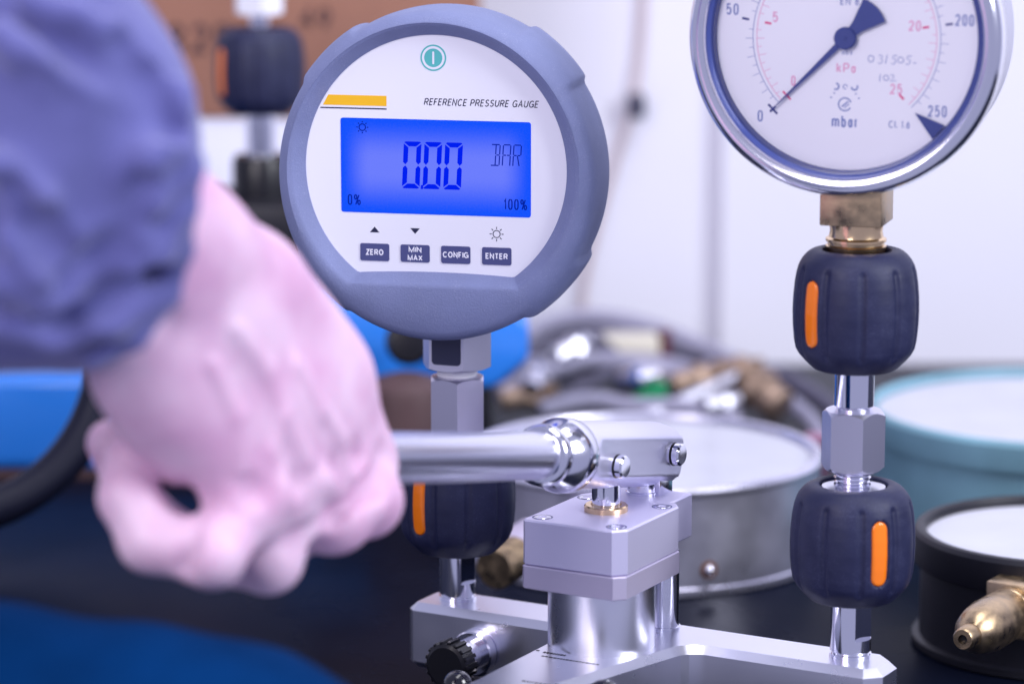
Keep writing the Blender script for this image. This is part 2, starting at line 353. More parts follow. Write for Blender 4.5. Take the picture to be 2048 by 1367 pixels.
# ------------------------------------------------------------------ shared shapes
def knob_parts(ins, groove0, H=41.0):
    """rubber grip: ten panels with narrow flutes, a capsule recess for the coloured insert. Angles: 0 faces -y, positive to +x"""
    prof = [(0, 14.0), (1.2, 15.3), (3.0, 17.0), (5.2, 18.9), (7.0, 19.9), (10, 20.5), (15, 20.95), (20, 21.1), (25, 20.95), (30, 20.5), (33.5, 19.9), (35.5, 19.3), (37.5, 18.2), (39, 17.0), (40.2, 15.6), (40.8, 14.2), (41, 12.8)]
    zs = np.concatenate([np.linspace(0, 8, 12), np.linspace(8.6, 33, 40), np.linspace(33.5, 41, 14)])
    rs = np.interp(zs, [p[0] for p in prof], [p[1] for p in prof])
    n = 300; V, F = [], []
    ang = np.arange(n) * 360.0 / n
    for z, r in zip(zs, rs):
        for a in ang:
            d = (a - groove0 + 18) % 36 - 18
            fl = 1 if 5 < z < 35.5 else 0
            e = min(max((z - 4.0) / 2.5, 0), 1) * min(max((36.5 - z) / 2.0, 0), 1)
            gdep = 0.75 * e * math.exp(-(d / 3.2) ** 4) + 0.35 * e * math.exp(-((abs(d) - 0) / 9) ** 2)
            da = (a - ins + 180) % 360 - 180
            x = R(da) * 20.6; zz = z - 20.5
            q = math.hypot(x, max(abs(zz) - 8.4, 0))
            rec = 0.9 * min(max((3.4 - q) / .35, 0), 1)
            rr = r - max(gdep, rec)
            V.append((rr * math.sin(R(a)), -rr * math.cos(R(a)), z * H / 41))
    m = len(zs)
    for i in range(m - 1):
        for k in range(n):
            j = (k + 1) % n; F.append([i * n + k, i * n + j, (i + 1) * n + j, (i + 1) * n + k])
    # rolled inner lip and hole
    for (rr, z) in ((11.6, 40.6), (11.4, 39.6), (11.4, 36.5)):
        b = len(V)
        V += [(rr * math.sin(R(a)), -rr * math.cos(R(a)), z * H / 41) for a in ang]
        for k in range(n): F.append([b - n + k, b - n + (k + 1) % n, b + (k + 1) % n, b + k])
    b = len(V)
    V += [(9.0 * math.sin(R(a)), -9.0 * math.cos(R(a)), 0) for a in ang]
    for k in range(n): F.append([k, b + k, b + (k + 1) % n, (k + 1) % n])
    F.append(list(range(b, b + n)))
    # insert
    IV, IF = [], []; nx, nz = 14, 40
    for i in range(nz + 1):
        zz = -11.4 + 22.8 * i / nz
        hw = math.sqrt(max(3.0 ** 2 - max(abs(zz) - 8.4, 0) ** 2, 0.0))
        rz = np.interp(zz + 20.5, [p[0] for p in prof], [p[1] for p in prof])
        for k in range(nx + 1):
            t = -1 + 2 * k / nx; x = hw * t
            rr = rz - 0.9 + 0.75 * (1 - abs(t) ** 5) * (1 if abs(zz) < 11.0 else .3)
            a = R(ins) + x / 20.6
            IV.append((rr * math.sin(a), -rr * math.cos(a), (zz + 20.5) * H / 41))
    for i in range(nz):
        for k in range(nx): IF.append([i * (nx + 1) + k, i * (nx + 1) + k + 1, (i + 1) * (nx + 1) + k + 1, (i + 1) * (nx + 1) + k])
    return (V, F), (IV, IF)
def make_knob(parent, loc, rz, ins, groove0, washer=True, H=39.6):
    gvf, ivf = knob_parts(ins, groove0, H)
    kn = obj('grip_nut', gvf, M['grip'], parent, 60, loc, rz)
    obj('orange_insert', ivf, M['orange'], kn, 70)
    if washer: obj('washer', lathe([(0, H - 1.0), (10.6, H - 1.0), (10.9, H - 1.3), (10.9, H - 4.4), (0, H - 4.4)]), M['turned'], kn)
    return kn
def hexprism(Rc, z0, z1, rot, ch=1.0):
    """hexagon with turned (conical) corner chamfers; rot: direction of one corner (0 faces -y)"""
    n = 96; V, F = [], []; rows = []
    def rad(a):
        d = (a - rot + 30) % 60 - 30
        return Rc * math.cos(R(30)) / math.cos(R(30 - abs(d)))
    A = sorted(set([round(k * 360 / n, 4) for k in range(n)] + [round((rot + 60 * k) % 360, 4) for k in range(6)]))
    ap = Rc * math.cos(R(30))
    for z, lim in ((z0, ap * .985), (z0 + ch, 1e9), (z1 - ch, 1e9), (z1, ap * .985)):
        row = []
        for a in A:
            r = rad(a); rr = min(r, lim)
            zz = z
            if lim > 1e8:
                k = (r - ap) / (Rc - ap)                       # chamfer bites deeper at the corners
                zz = z0 + .15 + (ch) * k if z < (z0 + z1) / 2 else z1 - .15 - ch * k
            row.append(len(V)); V.append((rr * math.sin(R(a)), -rr * math.cos(R(a)), zz))
        rows.append(row)
    m = len(A)
    for a, b in zip(rows, rows[1:]):
        for k in range(m): F.append([a[k], a[(k + 1) % m], b[(k + 1) % m], b[k]])
    F.append(rows[0][::-1]); F.append(rows[-1])
    return V, F
def thread(r, z0, z1, pitch=1.4, depth=.6, n=48):
    k = max(int((z1 - z0) / pitch), 1); p = [(0, z0), (r - depth, z0)]
    for i in range(k):
        z = z0 + (z1 - z0) * i / k; s = (z1 - z0) / k
        p += [(r, z + s * .4), (r, z + s * .6), (r - depth, z + s)]
    p.append((0, z1)); return lathe(p, n)
def flat_post(r, z0, z1, fa, fz, fd=0.72):
    """round post with a milled spanner flat; fa direction of the flat"""
    n = 96; V, F = [], []; rows = []
    fx, fy = math.sin(R(fa)), -math.cos(R(fa))
    zs = [z0, z0 + .01, z0 + 1.2, z0 + 1.21, z0 + 2.2, z0 + 2.21, fz, fz + .02, z1]
    rr = [r * 1.03, r * 1.03, r * 1.03, r * .93, r * .93, r, r, r, r]
    for z, q in zip(zs, rr):
        row = []
        for k in range(n):
            x, y = q * math.cos(2 * math.pi * k / n), q * math.sin(2 * math.pi * k / n)
            if z > fz + .01:
                d = x * fx + y * fy
                if d > r * fd: x -= fx * (d - r * fd); y -= fy * (d - r * fd)
            row.append(len(V)); V.append((x, y, z))
        rows.append(row)
    for a, b in zip(rows, rows[1:]):
        for k in range(n): F.append([a[k], a[(k + 1) % n], b[(k + 1) % n], b[k]])
    F.append(rows[0][::-1]); F.append(rows[-1]); return V, F

# ------------------------------------------------------------------ hand pump (left post at the origin, bar along local x)
YAW = R(-29.16); PX, PY = -19.6, 1133.2
pump = thing('hand_pump', 'silver aluminium pressure hand pump with lever and two upright posts', 'pump', (PX, PY, 0), YAW)
ins_r = 114.4 - PX, 1060.0 - PY
RPX = math.cos(-YAW) * ins_r[0] - math.sin(-YAW) * ins_r[1]; RPY = math.sin(-YAW) * ins_r[0] + math.cos(-YAW) * ins_r[1]
fil = [(108 + 9 * math.cos(R(a)) * 1.0 - 1.5, -23 + 9 * math.sin(R(a))) for a in (172, 150, 130, 110, 92)]
poly = [(-10.5, -14), (54, -14), (54, -120), (71.5, -120)] + [(74.5, -112)] + fil + [(164, -14), (169, -9), (169, 3), (162, 10), (-7, 10), (-13, 4), (-13, -11.5)]
bmv = prism(poly, 8, 32, 2.6, 1, top_only=False)
obj('body', bmv, M['alu'], pump, 20)
for (x, y) in ((-3, -2), (158, -2), (63, -100)): obj('foot', cyl(5, 0, 8, 24, .5), M['rubber'], pump, loc=(x, y, 0))
# print on the slab: a black wedge mark with small lettering beside it
def on_slab(VF, x, y, rot):                                     # flat x,z print laid on the top, reading along local x
    c, s = math.cos(rot), math.sin(rot)
    return [(x + a * c - b * s, y + a * s + b * c, 32.05) for a, _, b in VF[0]], VF[1]
pr = join(on_slab(plate([(0, 0), (4.2, 0), (4.2, 2.8)], 0, .02), 58, -93, 0), on_slab(plate([(-1, -1.6), (9, -1.6), (9, -1.0), (-1, -1.0)], 0, .02), 58, -93, 0), on_slab(text('dditel', 2.3, 4.6, 0, 0, align='LEFT', shear=.3), 58, -93, 0))
for (x, y, w, k) in ((60.2, -46.5, 1.5, 8), (61.8, -50.5, 1.0, 17), (70, -79.0, 1.0, 10)):
    xs = 0.0
    for i in range(k):
        l = random.uniform(.5, 1.4); pr = join(pr, on_slab(plate([(xs, 0), (xs + l, random.uniform(-.1, .1)), (xs + l, w), (xs, w)], 0, .02), x, y, 0)); xs += l + .35
pr = join(pr, on_slab(plate([(0, 0), (1.2, 0), (1.2, 1), (0, 1)], 0, .02), 57, -45.5, 0), on_slab(plate([(0, 0), (1.4, 0), (1.4, 1.1), (0, 1.1)], 0, .02), 81.5, -77.5, 0))
obj('lettering', pr, M['ink'], pump, 0)['kind'] = 'stuff'
# pump cylinder, guide rod, cap and plate
CX, CY = 72.0, -26.0
obj('cylinder', lathe([(0, 31.5), (18.4, 31.5), (18.4, 53.9), (0, 53.9)], 96), M['alu'], pump, loc=(CX, CY, 0))
obj('guide_rod', lathe([(0, 31.5), (5.6, 31.5), (5.6, 33), (5.0, 33.2), (5.0, 60), (0, 60)], 48), M['turned'], pump, loc=(82.5, 1.5, 0))
cap_poly = [(54.2, -48), (87.2, -48), (91.2, -44), (91.2, -6), (88.5, -2), (86.5, -2), (86.5, 14), (58, 14), (58, -2), (55.5, -2), (53, -6), (53, -46.8)]
obj('cap_block', prism(cap_poly, 62.3, 78, .55, 1), M['alu_cap'], pump, 15)
plate_poly = [(54, -48.2), (87.8, -48.2), (91.2, -44.8), (91.2, -5), (88, -2), (56, -2), (52.8, -6), (52.8, -47)]
obj('cap_plate', prism(plate_poly, 54, 62.2, .45, 1), M['alu_dark'], pump, 15)
for (x, y) in ((57.8, -42.2), (85.8, -42.0), (86.3, -9.0), (57.6, -9.5)):
    s = obj('screw', lathe([(1.5, 77.7), (1.5, 78.15), (2.7, 78.15), (3.0, 77.95), (3.05, 77.5)], 32), M['turned'], pump, loc=(x, y, 0))
    obj('socket', lathe([(0, 77.98), (1.55, 77.98)], 6), M['black'], s)
    obj('recess_ring', lathe([(3.05, 78.04), (3.55, 78.04)], 32), M['button'], s)
PV = -23.0
obj('bushing', lathe([(4.2, 77.5), (5.3, 80.2), (7.0, 80.2), (7.5, 79.7), (7.5, 78.02)], 64), M['brass_bright'], pump, loc=(72, PV, 0))
obj('piston_rod', cyl(4.9, 70, 99, 48), M['chrome'], pump, loc=(72, PV, 0))
obj('pivot_post', join(lathe([(0, 77.5), (5.9, 77.5), (5.9, 79), (5.6, 79.2), (5.6, 92), (0, 92)], 48), mv(box(-.5, 7.5, -3.5, 6.5, 77.5, 92, .4), 0, 2, 0)), M['turned'], pump, loc=(71.5, 5.5, 0))
# lever
lev = obj('lever', ([], []), M['turned'], pump)
A0 = Vector((71.5, -57.8, 104.0)); AD = Vector((0, -.982, .187)).normalized()
LM = frame(A0, AD, (1, 0, 0))                                    # local z along the lever towards the hand
# with up=(1,0,0): local x = up x z ; express so that clipping is along pump x
LMx = LM.to_3x3().inverted() @ Vector((1, 0, 0))
def lev_rod():
    return xf(lathe([(0, 8), (8.0, 8), (8.0, 150), (7.2, 151), (0, 151)], 72), LM)
obj('handle_rod', lev_rod(), mat('satin_tube', (.78, .78, .90), .30, 1.0, bump=.04, bscale=1500, stretch=(3, 3, .3)), lev)
obj('collar', xf(lathe([(0, -21), (11.6, -21), (12.6, -19.5), (12.6, -14.5), (12.2, -13), (9.6, -8.6), (9.0, -7.8), (9.2, -6.8), (10.2, -5.4), (10.5, -3.5), (10.2, -1.6), (9.2, -.4), (8.0, 0)], 96), LM @ Matrix.Translation((0, 0, 13))), M['turned'], lev, 40)
def lev_head():
    V, F = [], []; rows = []; n = 96; Rr, flat = 11.4, 9.3
    secs = []
    L0, L1 = -77.0, -25.0                                        # far end .. flange
    for t in (0, .4, 1.2, 2.5, 4, 5.8, 8):
        hh = 2.4 + 9.2 * math.sqrt(max(1 - (1 - t / 8) ** 2, 0))
        secs.append((L0 + t, flat, hh))
    secs += [(-37, flat, 12), (-14.5, flat, 12), (-13.5, 9.6, 12), (-12.5, 10, 12), (-11, 10.6, 12), (-9.6, 11.4, 12), (-7.2, 11.4, 12)]
    ex, ey = Vector((LMx.x, LMx.y, 0)).normalized(), None
    ey = Vector((-ex.y, ex.x, 0))
    for z, fl, hh in secs:
        row = []
        for k in range(n):
            a = 2 * math.pi * k / n; p = max(-fl, min(fl, Rr * math.cos(a))); q = max(-hh, min(hh, Rr * math.sin(a)))
            v = ex * p + ey * q; row.append(len(V)); V.append((v.x, v.y, z))
        rows.append(row)
    for a, b in zip(rows, rows[1:]):
        for k in range(n): F.append([a[k], a[(k + 1) % n], b[(k + 1) % n], b[k]])
    F.append(rows[0][::-1]); F.append(rows[-1])
    return xf((V, F), LM)
obj('clevis', lev_head(), M['brushed'], lev, 25)
def pin(v, z):
    Mx = Matrix.Translation((71.5, v, z)) @ Matrix.Rotation(R(90), 4, 'Y')
    p = obj('pin', xf(lathe([(0, -9.5), (3.6, -9.5), (3.6, 9.9), (3.2, 10.0), (3.2, 10.5), (3.6, 10.6), (3.9, 10.9), (3.9, 12.8), (3.3, 13.4), (0, 13.2)], 40), Mx), M['chrome'], lev, 30)
    obj('clip_ring', xf(lathe([(3.15, 10.05), (4.1, 10.05), (4.1, 10.45), (3.15, 10.45)], 40), Mx), M['black'], p)
pin(-33.5, 96.6); pin(9.5, 92.3)
# posts with quick connector grips
TO_LOCAL = -YAW
make_knob(pump, (0, 0, 50.2), TO_LOCAL, -42, -24 + 360)
obj('post', flat_post(6.5, 32, 53, 56, 38.5), M['chrome'], pump, 25, (0, 0, 0), TO_LOCAL)
make_knob(pump, (RPX, RPY, 52.2), TO_LOCAL, 20.5, 2)
obj('post', flat_post(6.9, 32, 55, 50, 38.5), M['chrome'], pump, 25, (RPX, RPY, 0), TO_LOCAL)
# bleed valve on the front of the bar: collar, knurled knob
def knurl(r, z0, z1, n=18):
    P = []
    for k in range(n):
        for f, q in ((0, 1), (.42, 1), (.5, .9), (.92, .9)): a = 2 * math.pi * (k + f) / n; P.append((r * q * math.cos(a), r * q * math.sin(a)))
    return prism(P, z0, z1, .35, 1)
VM = frame((17.0, -14, 18.6), (0, -1, 0))
obj('valve_collar', xf(lathe([(0, -1), (8.2, -1), (8.2, 1.2), (7.5, 1.3), (7.5, 1.9), (8.1, 2.0), (8.1, 5.6), (7.6, 6.2), (5.9, 6.2), (5.9, 14), (5.4, 14.5), (0, 14.5)], 64), VM), M['turned'], pump)
vk = obj('valve_knob', join(xf(knurl(8.8, 16.2, 23.5), VM), xf(lathe([(0, 24.2), (6.8, 24.2), (8.0, 23.4)], 48), VM)), M['black'], pump, 25)
obj('brass_ring', xf(cyl(5.1, 14, 17, 48, .2), VM), M['brass_bright'], vk)
def ball(x, y, z, r, n=14):
    V, F = lathe([(r * math.sin(math.pi * i / n), -r * math.cos(math.pi * i / n)) for i in range(n + 1)], 28); return mv((V, F), x, y, z)
obj('vent_knob', join(ball(45.8, -79, 27, 5.0), xf(cyl(2.2, 0, 9, 20), frame((46, -79, 26), (1, 0, -.1)))), M['gloss_black'], pump, 180)
obj('vent_knob', join(ball(97, -72, 28.5, 6.0), xf(cyl(2.4, 0, 20, 20), frame((97, -72, 27), (-1, 0, -.1)))), M['gloss_black'], pump, 180)

# ------------------------------------------------------------------ hex adapter under the digital gauge
ad = thing('hex_adapter', 'plain grey steel hex adapter between digital gauge and left grip nut', 'adapter', (-19.6, 1133.2 + 6.5, 87.9))
obj('hex_body', hexprism(10.8, 1.5, 24.4, 1.0, .9), M['hex_steel'], ad, 20)
obj('threaded_stub', thread(6.0, -6, 1.6), M['turned'], ad)

# ------------------------------------------------------------------ digital gauge
GYAW = R(-12.0)
gz0 = 111.2
dg = thing('digital_gauge', 'round digital pressure gauge in grey rubber boot with glowing blue display', 'gauge', (-19.7, 1141.5, gz0), GYAW)
FC = 190.1 - gz0                                                 # height of the face centre
YF = -26.8; CX0 = -1.3
def opening(a):                                                  # polar outline of the white face
    d = (math.cos(a), math.sin(a)); r = 46.4
    if d[1] < 0:
        for _ in range(12):
            x = r * d[0]; zc = -36.2 - 1.0 * (x / 29.0) ** 2
            if r * d[1] < zc: r = zc / d[1]
            else: break
    return r
def lobes(a):
    s = 0
    for c in (45, 135, 225, 315):
        d = abs((math.degrees(a) - c + 180) % 360 - 180); s = max(s, min(max((14.5 - d) / 2.6, 0), 1))
    return s * s * (3 - 2 * s)
def boot():
    n = 288; V, F = [], []; rows = []
    A = [2 * math.pi * k / n for k in range(n)] + [math.atan2(-37.2, 28.4) % (2 * math.pi), math.atan2(-37.2, -28.4) % (2 * math.pi)]
    A = sorted(set(A)); m = len(A)
    prof = [('i', -.2, -25.5, 0), ('i', .0, -27.2, 0), ('i', 1.4, -28.6, 0), ('i', 3.4, -31.2, 0), ('i', 4.1, -31.9, 0), ('i', 5.0, -32.1, 0), ('m', .45, -32.3, 0), ('o', -4.2, -31.8, 0), ('o', -2.2, -30.6, .0), ('o', -.9, -28.8, .1), ('o', -.2, -26.5, .5), ('o', 0.1, -24, .8), ('o', .5, -19, 1), ('o', .8, -12, 1), ('o', .6, -5, 1), ('o', .2, -1, 1), ('o', -.8, 1.6, .6), ('o', -3.0, 3.4, 0), ('o', -8, 4.4, 0)]
    for kind, off, y, lw in prof:
        row = []
        for a in A:
            d = (math.cos(a), math.sin(a)); ri = opening(a)
            cz = -3.0; b = cz * d[1]; Rb = (57.6 + 1.7 * lw * lobes(a)) * (1 - .022 * d[0] ** 2)
            ro = b + math.sqrt(Rb * Rb - cz * cz + b * b)
            if kind == 'i': r = ri + off
            elif kind == 'm': r = (ri + 5.0) * (1 - off) + (ro - 4.2) * off
            else: r = ro + off
            row.append(len(V)); V.append((CX0 + r * d[0], y, FC + r * d[1]))
        rows.append(row)
    for a, b in zip(rows, rows[1:]):
        for k in range(m): F.append([a[k], a[(k + 1) % m], b[(k + 1) % m], b[k]])
    F.append(rows[-1]); return V, F
obj('rubber_boot', boot(), M['boot'], dg, 35)
fp = [((opening(2 * math.pi * k / 180) + .6) * math.cos(2 * math.pi * k / 180) + CX0, (opening(2 * math.pi * k / 180) + .6) * math.sin(2 * math.pi * k / 180) + FC) for k in range(180)]
face = obj('face_plate', plate(fp, YF, -22), M['face'], dg, 0)
def F2(pts): return [(x + CX0, z + FC) for x, z in pts]
def T(s, cap, x, z, y=YF - .06, **kw): return text(s, cap, x + CX0, y, z + FC, **kw)
# display
lcd = obj('display', plate(F2(rrect(-33.7, 33.8, -16, 17, .9)), YF - .12, YF + .5), M['lcd'], dg, 0)
YL = YF - .16
def seg_digit(x, z, w, h, t, sh, segs):
    """seven segments with mitred, gapped ends"""
    g = .16; out = []; m = h / 2
    def P(pts): out.append(plate([(x + a + sh * b + CX0, z + b + FC) for a, b in pts], YL - .02, YL + .02))
    c = .55
    if 'a' in segs: P([(g + c, h), (w - g - c, h), (w - g, h - c * .55), (w - t - g, h - t), (t + g, h - t), (g, h - c * .55)])
    if 'd' in segs: P([(g, c * .55), (t + g, t), (w - t - g, t), (w - g, c * .55), (w - g - c, 0), (g + c, 0)])
    for s, fx in (('f', 0), ('b', 1)):
        if s in segs:
            q = [(0, h - g * 2 - c * .8), (t, h - t - g * 2.2), (t, m + t * .6 + g), (t / 2, m + g), (0, m + t * .5 + g)]
            P([((w - a) if fx else a, b) for a, b in q])
    for s, fx in (('e', 0), ('c', 1)):
        if s in segs:
            q = [(0, g * 2 + c * .8), (t, t + g * 2.2), (t, m - t * .6 - g), (t / 2, m - g), (0, m - t * .5 - g)]
            P([((w - a) if fx else a, b) for a, b in q])
    return out
for i, x in enumerate((-11.9, -4.55, 2.8)):
    obj('digit', join(*seg_digit(x, -7.1, 6.3, 16.4, 1.7, .05, 'abcdef')), M['lcd_seg'], lcd, 0)
obj('decimal_point', plate(F2([(-5.2, -7.2), (-4.35, -7.2), (-4.25, -5.8), (-5.1, -5.8)]), YL - .02, YL + .02), M['lcd_seg'], lcd, 0)
def strokes(lines, w, y=YL, x0=0, z0=0, sh=0.0): return join(*[ribbon([(x0 + a + sh * b + CX0, z0 + b + FC) for a, b in l], w, y) for l in lines])
hB = 7.2; wB = 2.6; q = .18
def seg14(ls, x): return [[(x + a, b) for a, b in l] for l in ls]
Bc = [[(-.3, hB), (wB - q, hB)], [(wB, hB - q), (wB, hB / 2 + q)], [(wB, hB / 2 - q), (wB, q)], [(-.3, 0), (wB - q, 0)], [(1.2, hB - q), (1.2, hB / 2 + q)], [(1.2, hB / 2 - q), (1.2, q)], [(1.5, hB / 2), (wB - q, hB / 2)]]
Ac = [[(q, hB), (wB - q, hB)], [(0, hB - q), (0, hB / 2 + q)], [(0, hB / 2 - q), (0, 0)], [(wB, hB - q), (wB, hB / 2 + q)], [(wB, hB / 2 - q), (wB, 0)], [(q, hB / 2), (1.15, hB / 2)], [(1.45, hB / 2), (wB - q, hB / 2)]]
Rc = [[(q, hB), (wB - q, hB)], [(0, hB - q), (0, hB / 2 + q)], [(0, hB / 2 - q), (0, 0)], [(wB, hB - q), (wB, hB / 2 + q)], [(q, hB / 2), (1.15, hB / 2)], [(1.45, hB / 2), (wB - q, hB / 2)], [(1.4, hB / 2 - q), (2.2, 0)]]
obj('unit_readout', strokes(seg14(Bc, 0) + seg14(Ac, 3.75) + seg14(Rc, 7.45), .40, x0=20.0, z0=1.8, sh=.06), M['lcd_small'], lcd, 0)
obj('scale_start', T('0%', 3.8, -29.0, -13.5, YL, width=4.7, bold=.12), M['lcd_small'], lcd, 0)
obj('scale_end', T('100%', 3.8, 28.4, -13.5, YL, width=8.2, bold=.12), M['lcd_small'], lcd, 0)
def sun(x, z, r, ri, w, y):
    L = [ribbon([(a + CX0, b + FC) for a, b in arc(x, z, ri, 0, 345, 23)], w, y, True)]
    for k in range(8):
        a = R(45 * k); L.append(ribbon([(x + (ri + .45) * math.cos(a) + CX0, z + (ri + .45) * math.sin(a) + FC), (x + r * math.cos(a) + CX0, z + r * math.sin(a) + FC)], w, y))
    return join(*L)
obj('backlight_icon', sun(-25.9, 13.8, 2.15, 1.15, .38, YL), M['lcd_small'], lcd, 0)
# print and keys on the face
obj('yellow_stripe', plate(F2([(-40.0, 21.3), (-17.2, 21.3), (-17.2, 24.9), (-38.0, 24.9)]), YF - .05, YF), M['yellow'], dg, 0)
obj('navy_line', plate(F2([(-41.0, 20.1), (-17.2, 20.1), (-17.2, 20.55), (-40.8, 20.55)]), YF - .05, YF), M['ink'], dg, 0)
obj('lettering', T('REFERENCE PRESSURE GAUGE', 2.45, 16.1, 22.0, width=40.2, shear=.22, bold=.13, gap=.16), M['ink'], dg, 0)
pb = obj('power_button', plate(F2(arc(-.5, 38.4, 4.55, 0, 360, 48)[:-1]), YF - .10, YF), M['teal_print'], dg, 0)
obj('white_ring', plate(F2(arc(-.5, 38.4, 4.0, 0, 360, 48)[:-1]), YF - .14, YF - .1), M['face'], pb, 0)
obj('teal_disc', plate(F2(arc(-.5, 38.4, 3.2, 0, 360, 48)[:-1]), YF - .18, YF - .14), M['teal_print'], pb, 0)
obj('power_bar', plate(F2(rrect(-.85, -.15, 36.2, 40.6, .3, 3)), YF - .22, YF - .18), M['white_ink'], pb, 0)
for x, s in ((-21.8, 'ZERO'), (-7.3, 'MIN\nMAX'), (7.2, 'CONFIG'), (21.75, 'ENTER')):
    b = obj('button', plate(F2(rrect(x - 5.2, x + 5.2, -32.9, -26.8, .7)), YF - .25, YF), M['button'], dg, 30)
    if '\n' in s:
        obj('lettering', T('MIN', 1.95, x, -29.45, YF - .29, bold=.20, gap=.1, width=4.6), M['white_ink'], b, 0); t = T('MAX', 1.95, x, -32.35, YF - .29, bold=.20, gap=.1, width=5.3)
    else: t = T(s, 2.15, x, -30.9, YF - .29, bold=.20, gap=.1, width={'ZERO': 6.3, 'CONFIG': 9.2, 'ENTER': 7.9}[s])
    obj('lettering', t, M['white_ink'], b, 0)
obj('up_arrow', plate(F2([(-23.5, -22.9), (-20.1, -22.9), (-21.8, -20.9)]), YF - .05, YF), M['ink'], dg, 0)
obj('down_arrow', plate(F2([(-9.0, -21.0), (-5.6, -21.0), (-7.3, -23.0)]), YF - .05, YF), M['ink'], dg, 0)
obj('sun_icon', sun(21.7, -22.1, 2.5, 1.25, .3, YF - .05), M['ink'], dg, 0)
# stem of the gauge
hx = obj('hex_nut', hexprism(12.9, 4.0, 24, 23.0, .8), mat('cast_hex_steel', (.70, .69, .82), .42, 1.0, bump=.25, bscale=1100), dg, 20)
fa = 23.0 - 30
apn = 12.9 * math.cos(R(30))
wm = Matrix.Rotation(R(fa), 4, 'Z')
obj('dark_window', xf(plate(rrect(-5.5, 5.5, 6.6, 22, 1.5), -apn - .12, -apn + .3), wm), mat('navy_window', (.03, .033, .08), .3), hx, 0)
obj('thread_tape', lathe([(0, -3), (6.6, -3), (7.0, 0), (7.2, 2), (7.0, 4.2), (0, 4.2)], 48), M['ptfe'], dg)

# ------------------------------------------------------------------ adapter column on the right post
ex = thing('extension_adapter', 'bright steel hex adapter with its own upper grip nut under the analog gauge', 'adapter', (114.8, 1068.0, 88.6))
obj('threaded_stub', thread(6.3, -3, 7, 1.3, .55), M['turned'], ex)
obj('hex_body', hexprism(10.9, 6.2, 26.6, 11.0, 1.4), mat('bright_hex_steel', (.74, .73, .85), .33, 1.0, bump=.06, bscale=1500), ex, 20)
obj('stem', lathe([(0, 25), (5.9, 25), (5.9, 27.6), (6.7, 28.2), (6.7, 42), (0, 42)], 64), M['chrome'], ex)
make_knob(ex, (0, 0, 40.9), 0, -53, 0, washer=False, H=40.4)

# ------------------------------------------------------------------ analog gauge
AYAW = R(-17.5)
ag = thing('analog_gauge', 'large round analog pressure gauge with chrome rim, white mbar dial and needle', 'gauge', (115.0, 1073.5, 168.6), AYAW)
DX = -2.2
obj('square_shank', box(-10.4, 10.4, -10.4, 10.4, 9.2, 26, .5), M['brass'], ag, 25)
obj('threaded_stem', lathe([(0, -8), (10.0, -8), (10.0, -1), (9.6, -.7), (9.6, .2), (10.2, .5), (10.2, 1.6), (9.5, 2.0), (9.5, 2.8), (10.2, 3.1), (10.2, 4.0), (9.2, 4.6), (8.8, 6.5), (9.2, 9.5), (0, 9.5)], 64), M['brass_bright'], ag)
AC = 240.4 - 168.6; YD = -12.0
RY = frame((DX, 0, AC), (0, -1, 0), (0, 0, 1))
obj('case', xf(lathe([(0, -26), (44, -26), (48, -24.5), (49.8, -21), (49.8, 10), (0, 10)], 128), RY), M['case'], ag)
obj('bezel', xf(lathe([(49.0, 6), (51.6, 6), (51.9, 6.8), (51.9, 15), (51.6, 16.6), (50.7, 18.3), (49.2, 19.3), (47.6, 19.4), (46.4, 18.8), (45.9, 17.6), (45.8, 11)], 192), RY), M['bezel'], ag, 40)
obj('gasket', xf(lathe([(46, 16.9), (45.3, 16.7), (44.6, 15.6), (43.9, 15.4), (43.6, 14.2), (43.4, 11.5)], 192), RY), mat('gasket_reflection_navy', (.05, .07, .25), .25), ag, 40)  # seal ring; its navy also paints the dark reflection in the bezel groove
dial = obj('dial', xf(lathe([(0, 12.0), (43.6, 12.0), (43.6, 10.5), (0, 10.5)], 128), RY), M['dial'], ag)
Y1 = YD - .06
def D2(r, f):                                                    # radius, scale fraction 0..1 -> dial x,z
    a = R(225 - 270 * f); return (DX + r * math.cos(a), AC + r * math.sin(a))
def line(r0, r1, f, w): return ribbon([D2(r0, f), D2(r1, f)], w, Y1)
blue, red = [], []
for k in range(51):
    f = k / 50
    if k % 10 == 0: continue
    L = 2.6 if k % 2 == 0 else 1.5
    blue.append(line(31.2, 31.2 + L, f, .16)); red.append(line(29.9, 29.9 - L, f, .16))
blue.append(ribbon([D2(31.2, k / 120) for k in range(121)], .22, Y1)); red.append(ribbon([D2(29.9, k / 120) for k in range(121)], .22, Y1))
obj('blue_scale', join(*blue), M['dial_blue'], dial, 0); obj('red_scale', join(*red), M['dial_pink'], dial, 0)
for k in range(1, 5): obj('major_mark', line(33.0, 35.4, k / 5, .75), M['dial_ink'], dial, 0)
for k in range(1, 6): obj('red_major_mark', line(27.6, 25.4, k / 5, .7), M['dial_red'], dial, 0)
z0 = D2(34.2, 0); z1 = D2(27.6, 0); s2 = math.sqrt(.5)
def cross(c, a, b, w): return join(ribbon([(c[0] - a * s2, c[1] + a * s2), (c[0] + a * s2, c[1] - a * s2)], w, Y1 - .02), ribbon([(c[0] - b * s2, c[1] - b * s2), (c[0] + b * s2, c[1] + b * s2)], w, Y1 - .03))
obj('zero_mark', cross(z0, 2.2, 1.3, .75), M['dial_ink'], dial, 0); obj('red_zero_mark', cross(z1, 1.9, .9, .6), M['dial_red'], dial, 0)
def DT(s, cap, x, z, **kw): return text(s, cap, x + DX, Y1, AC + z - cap / 2, **kw)
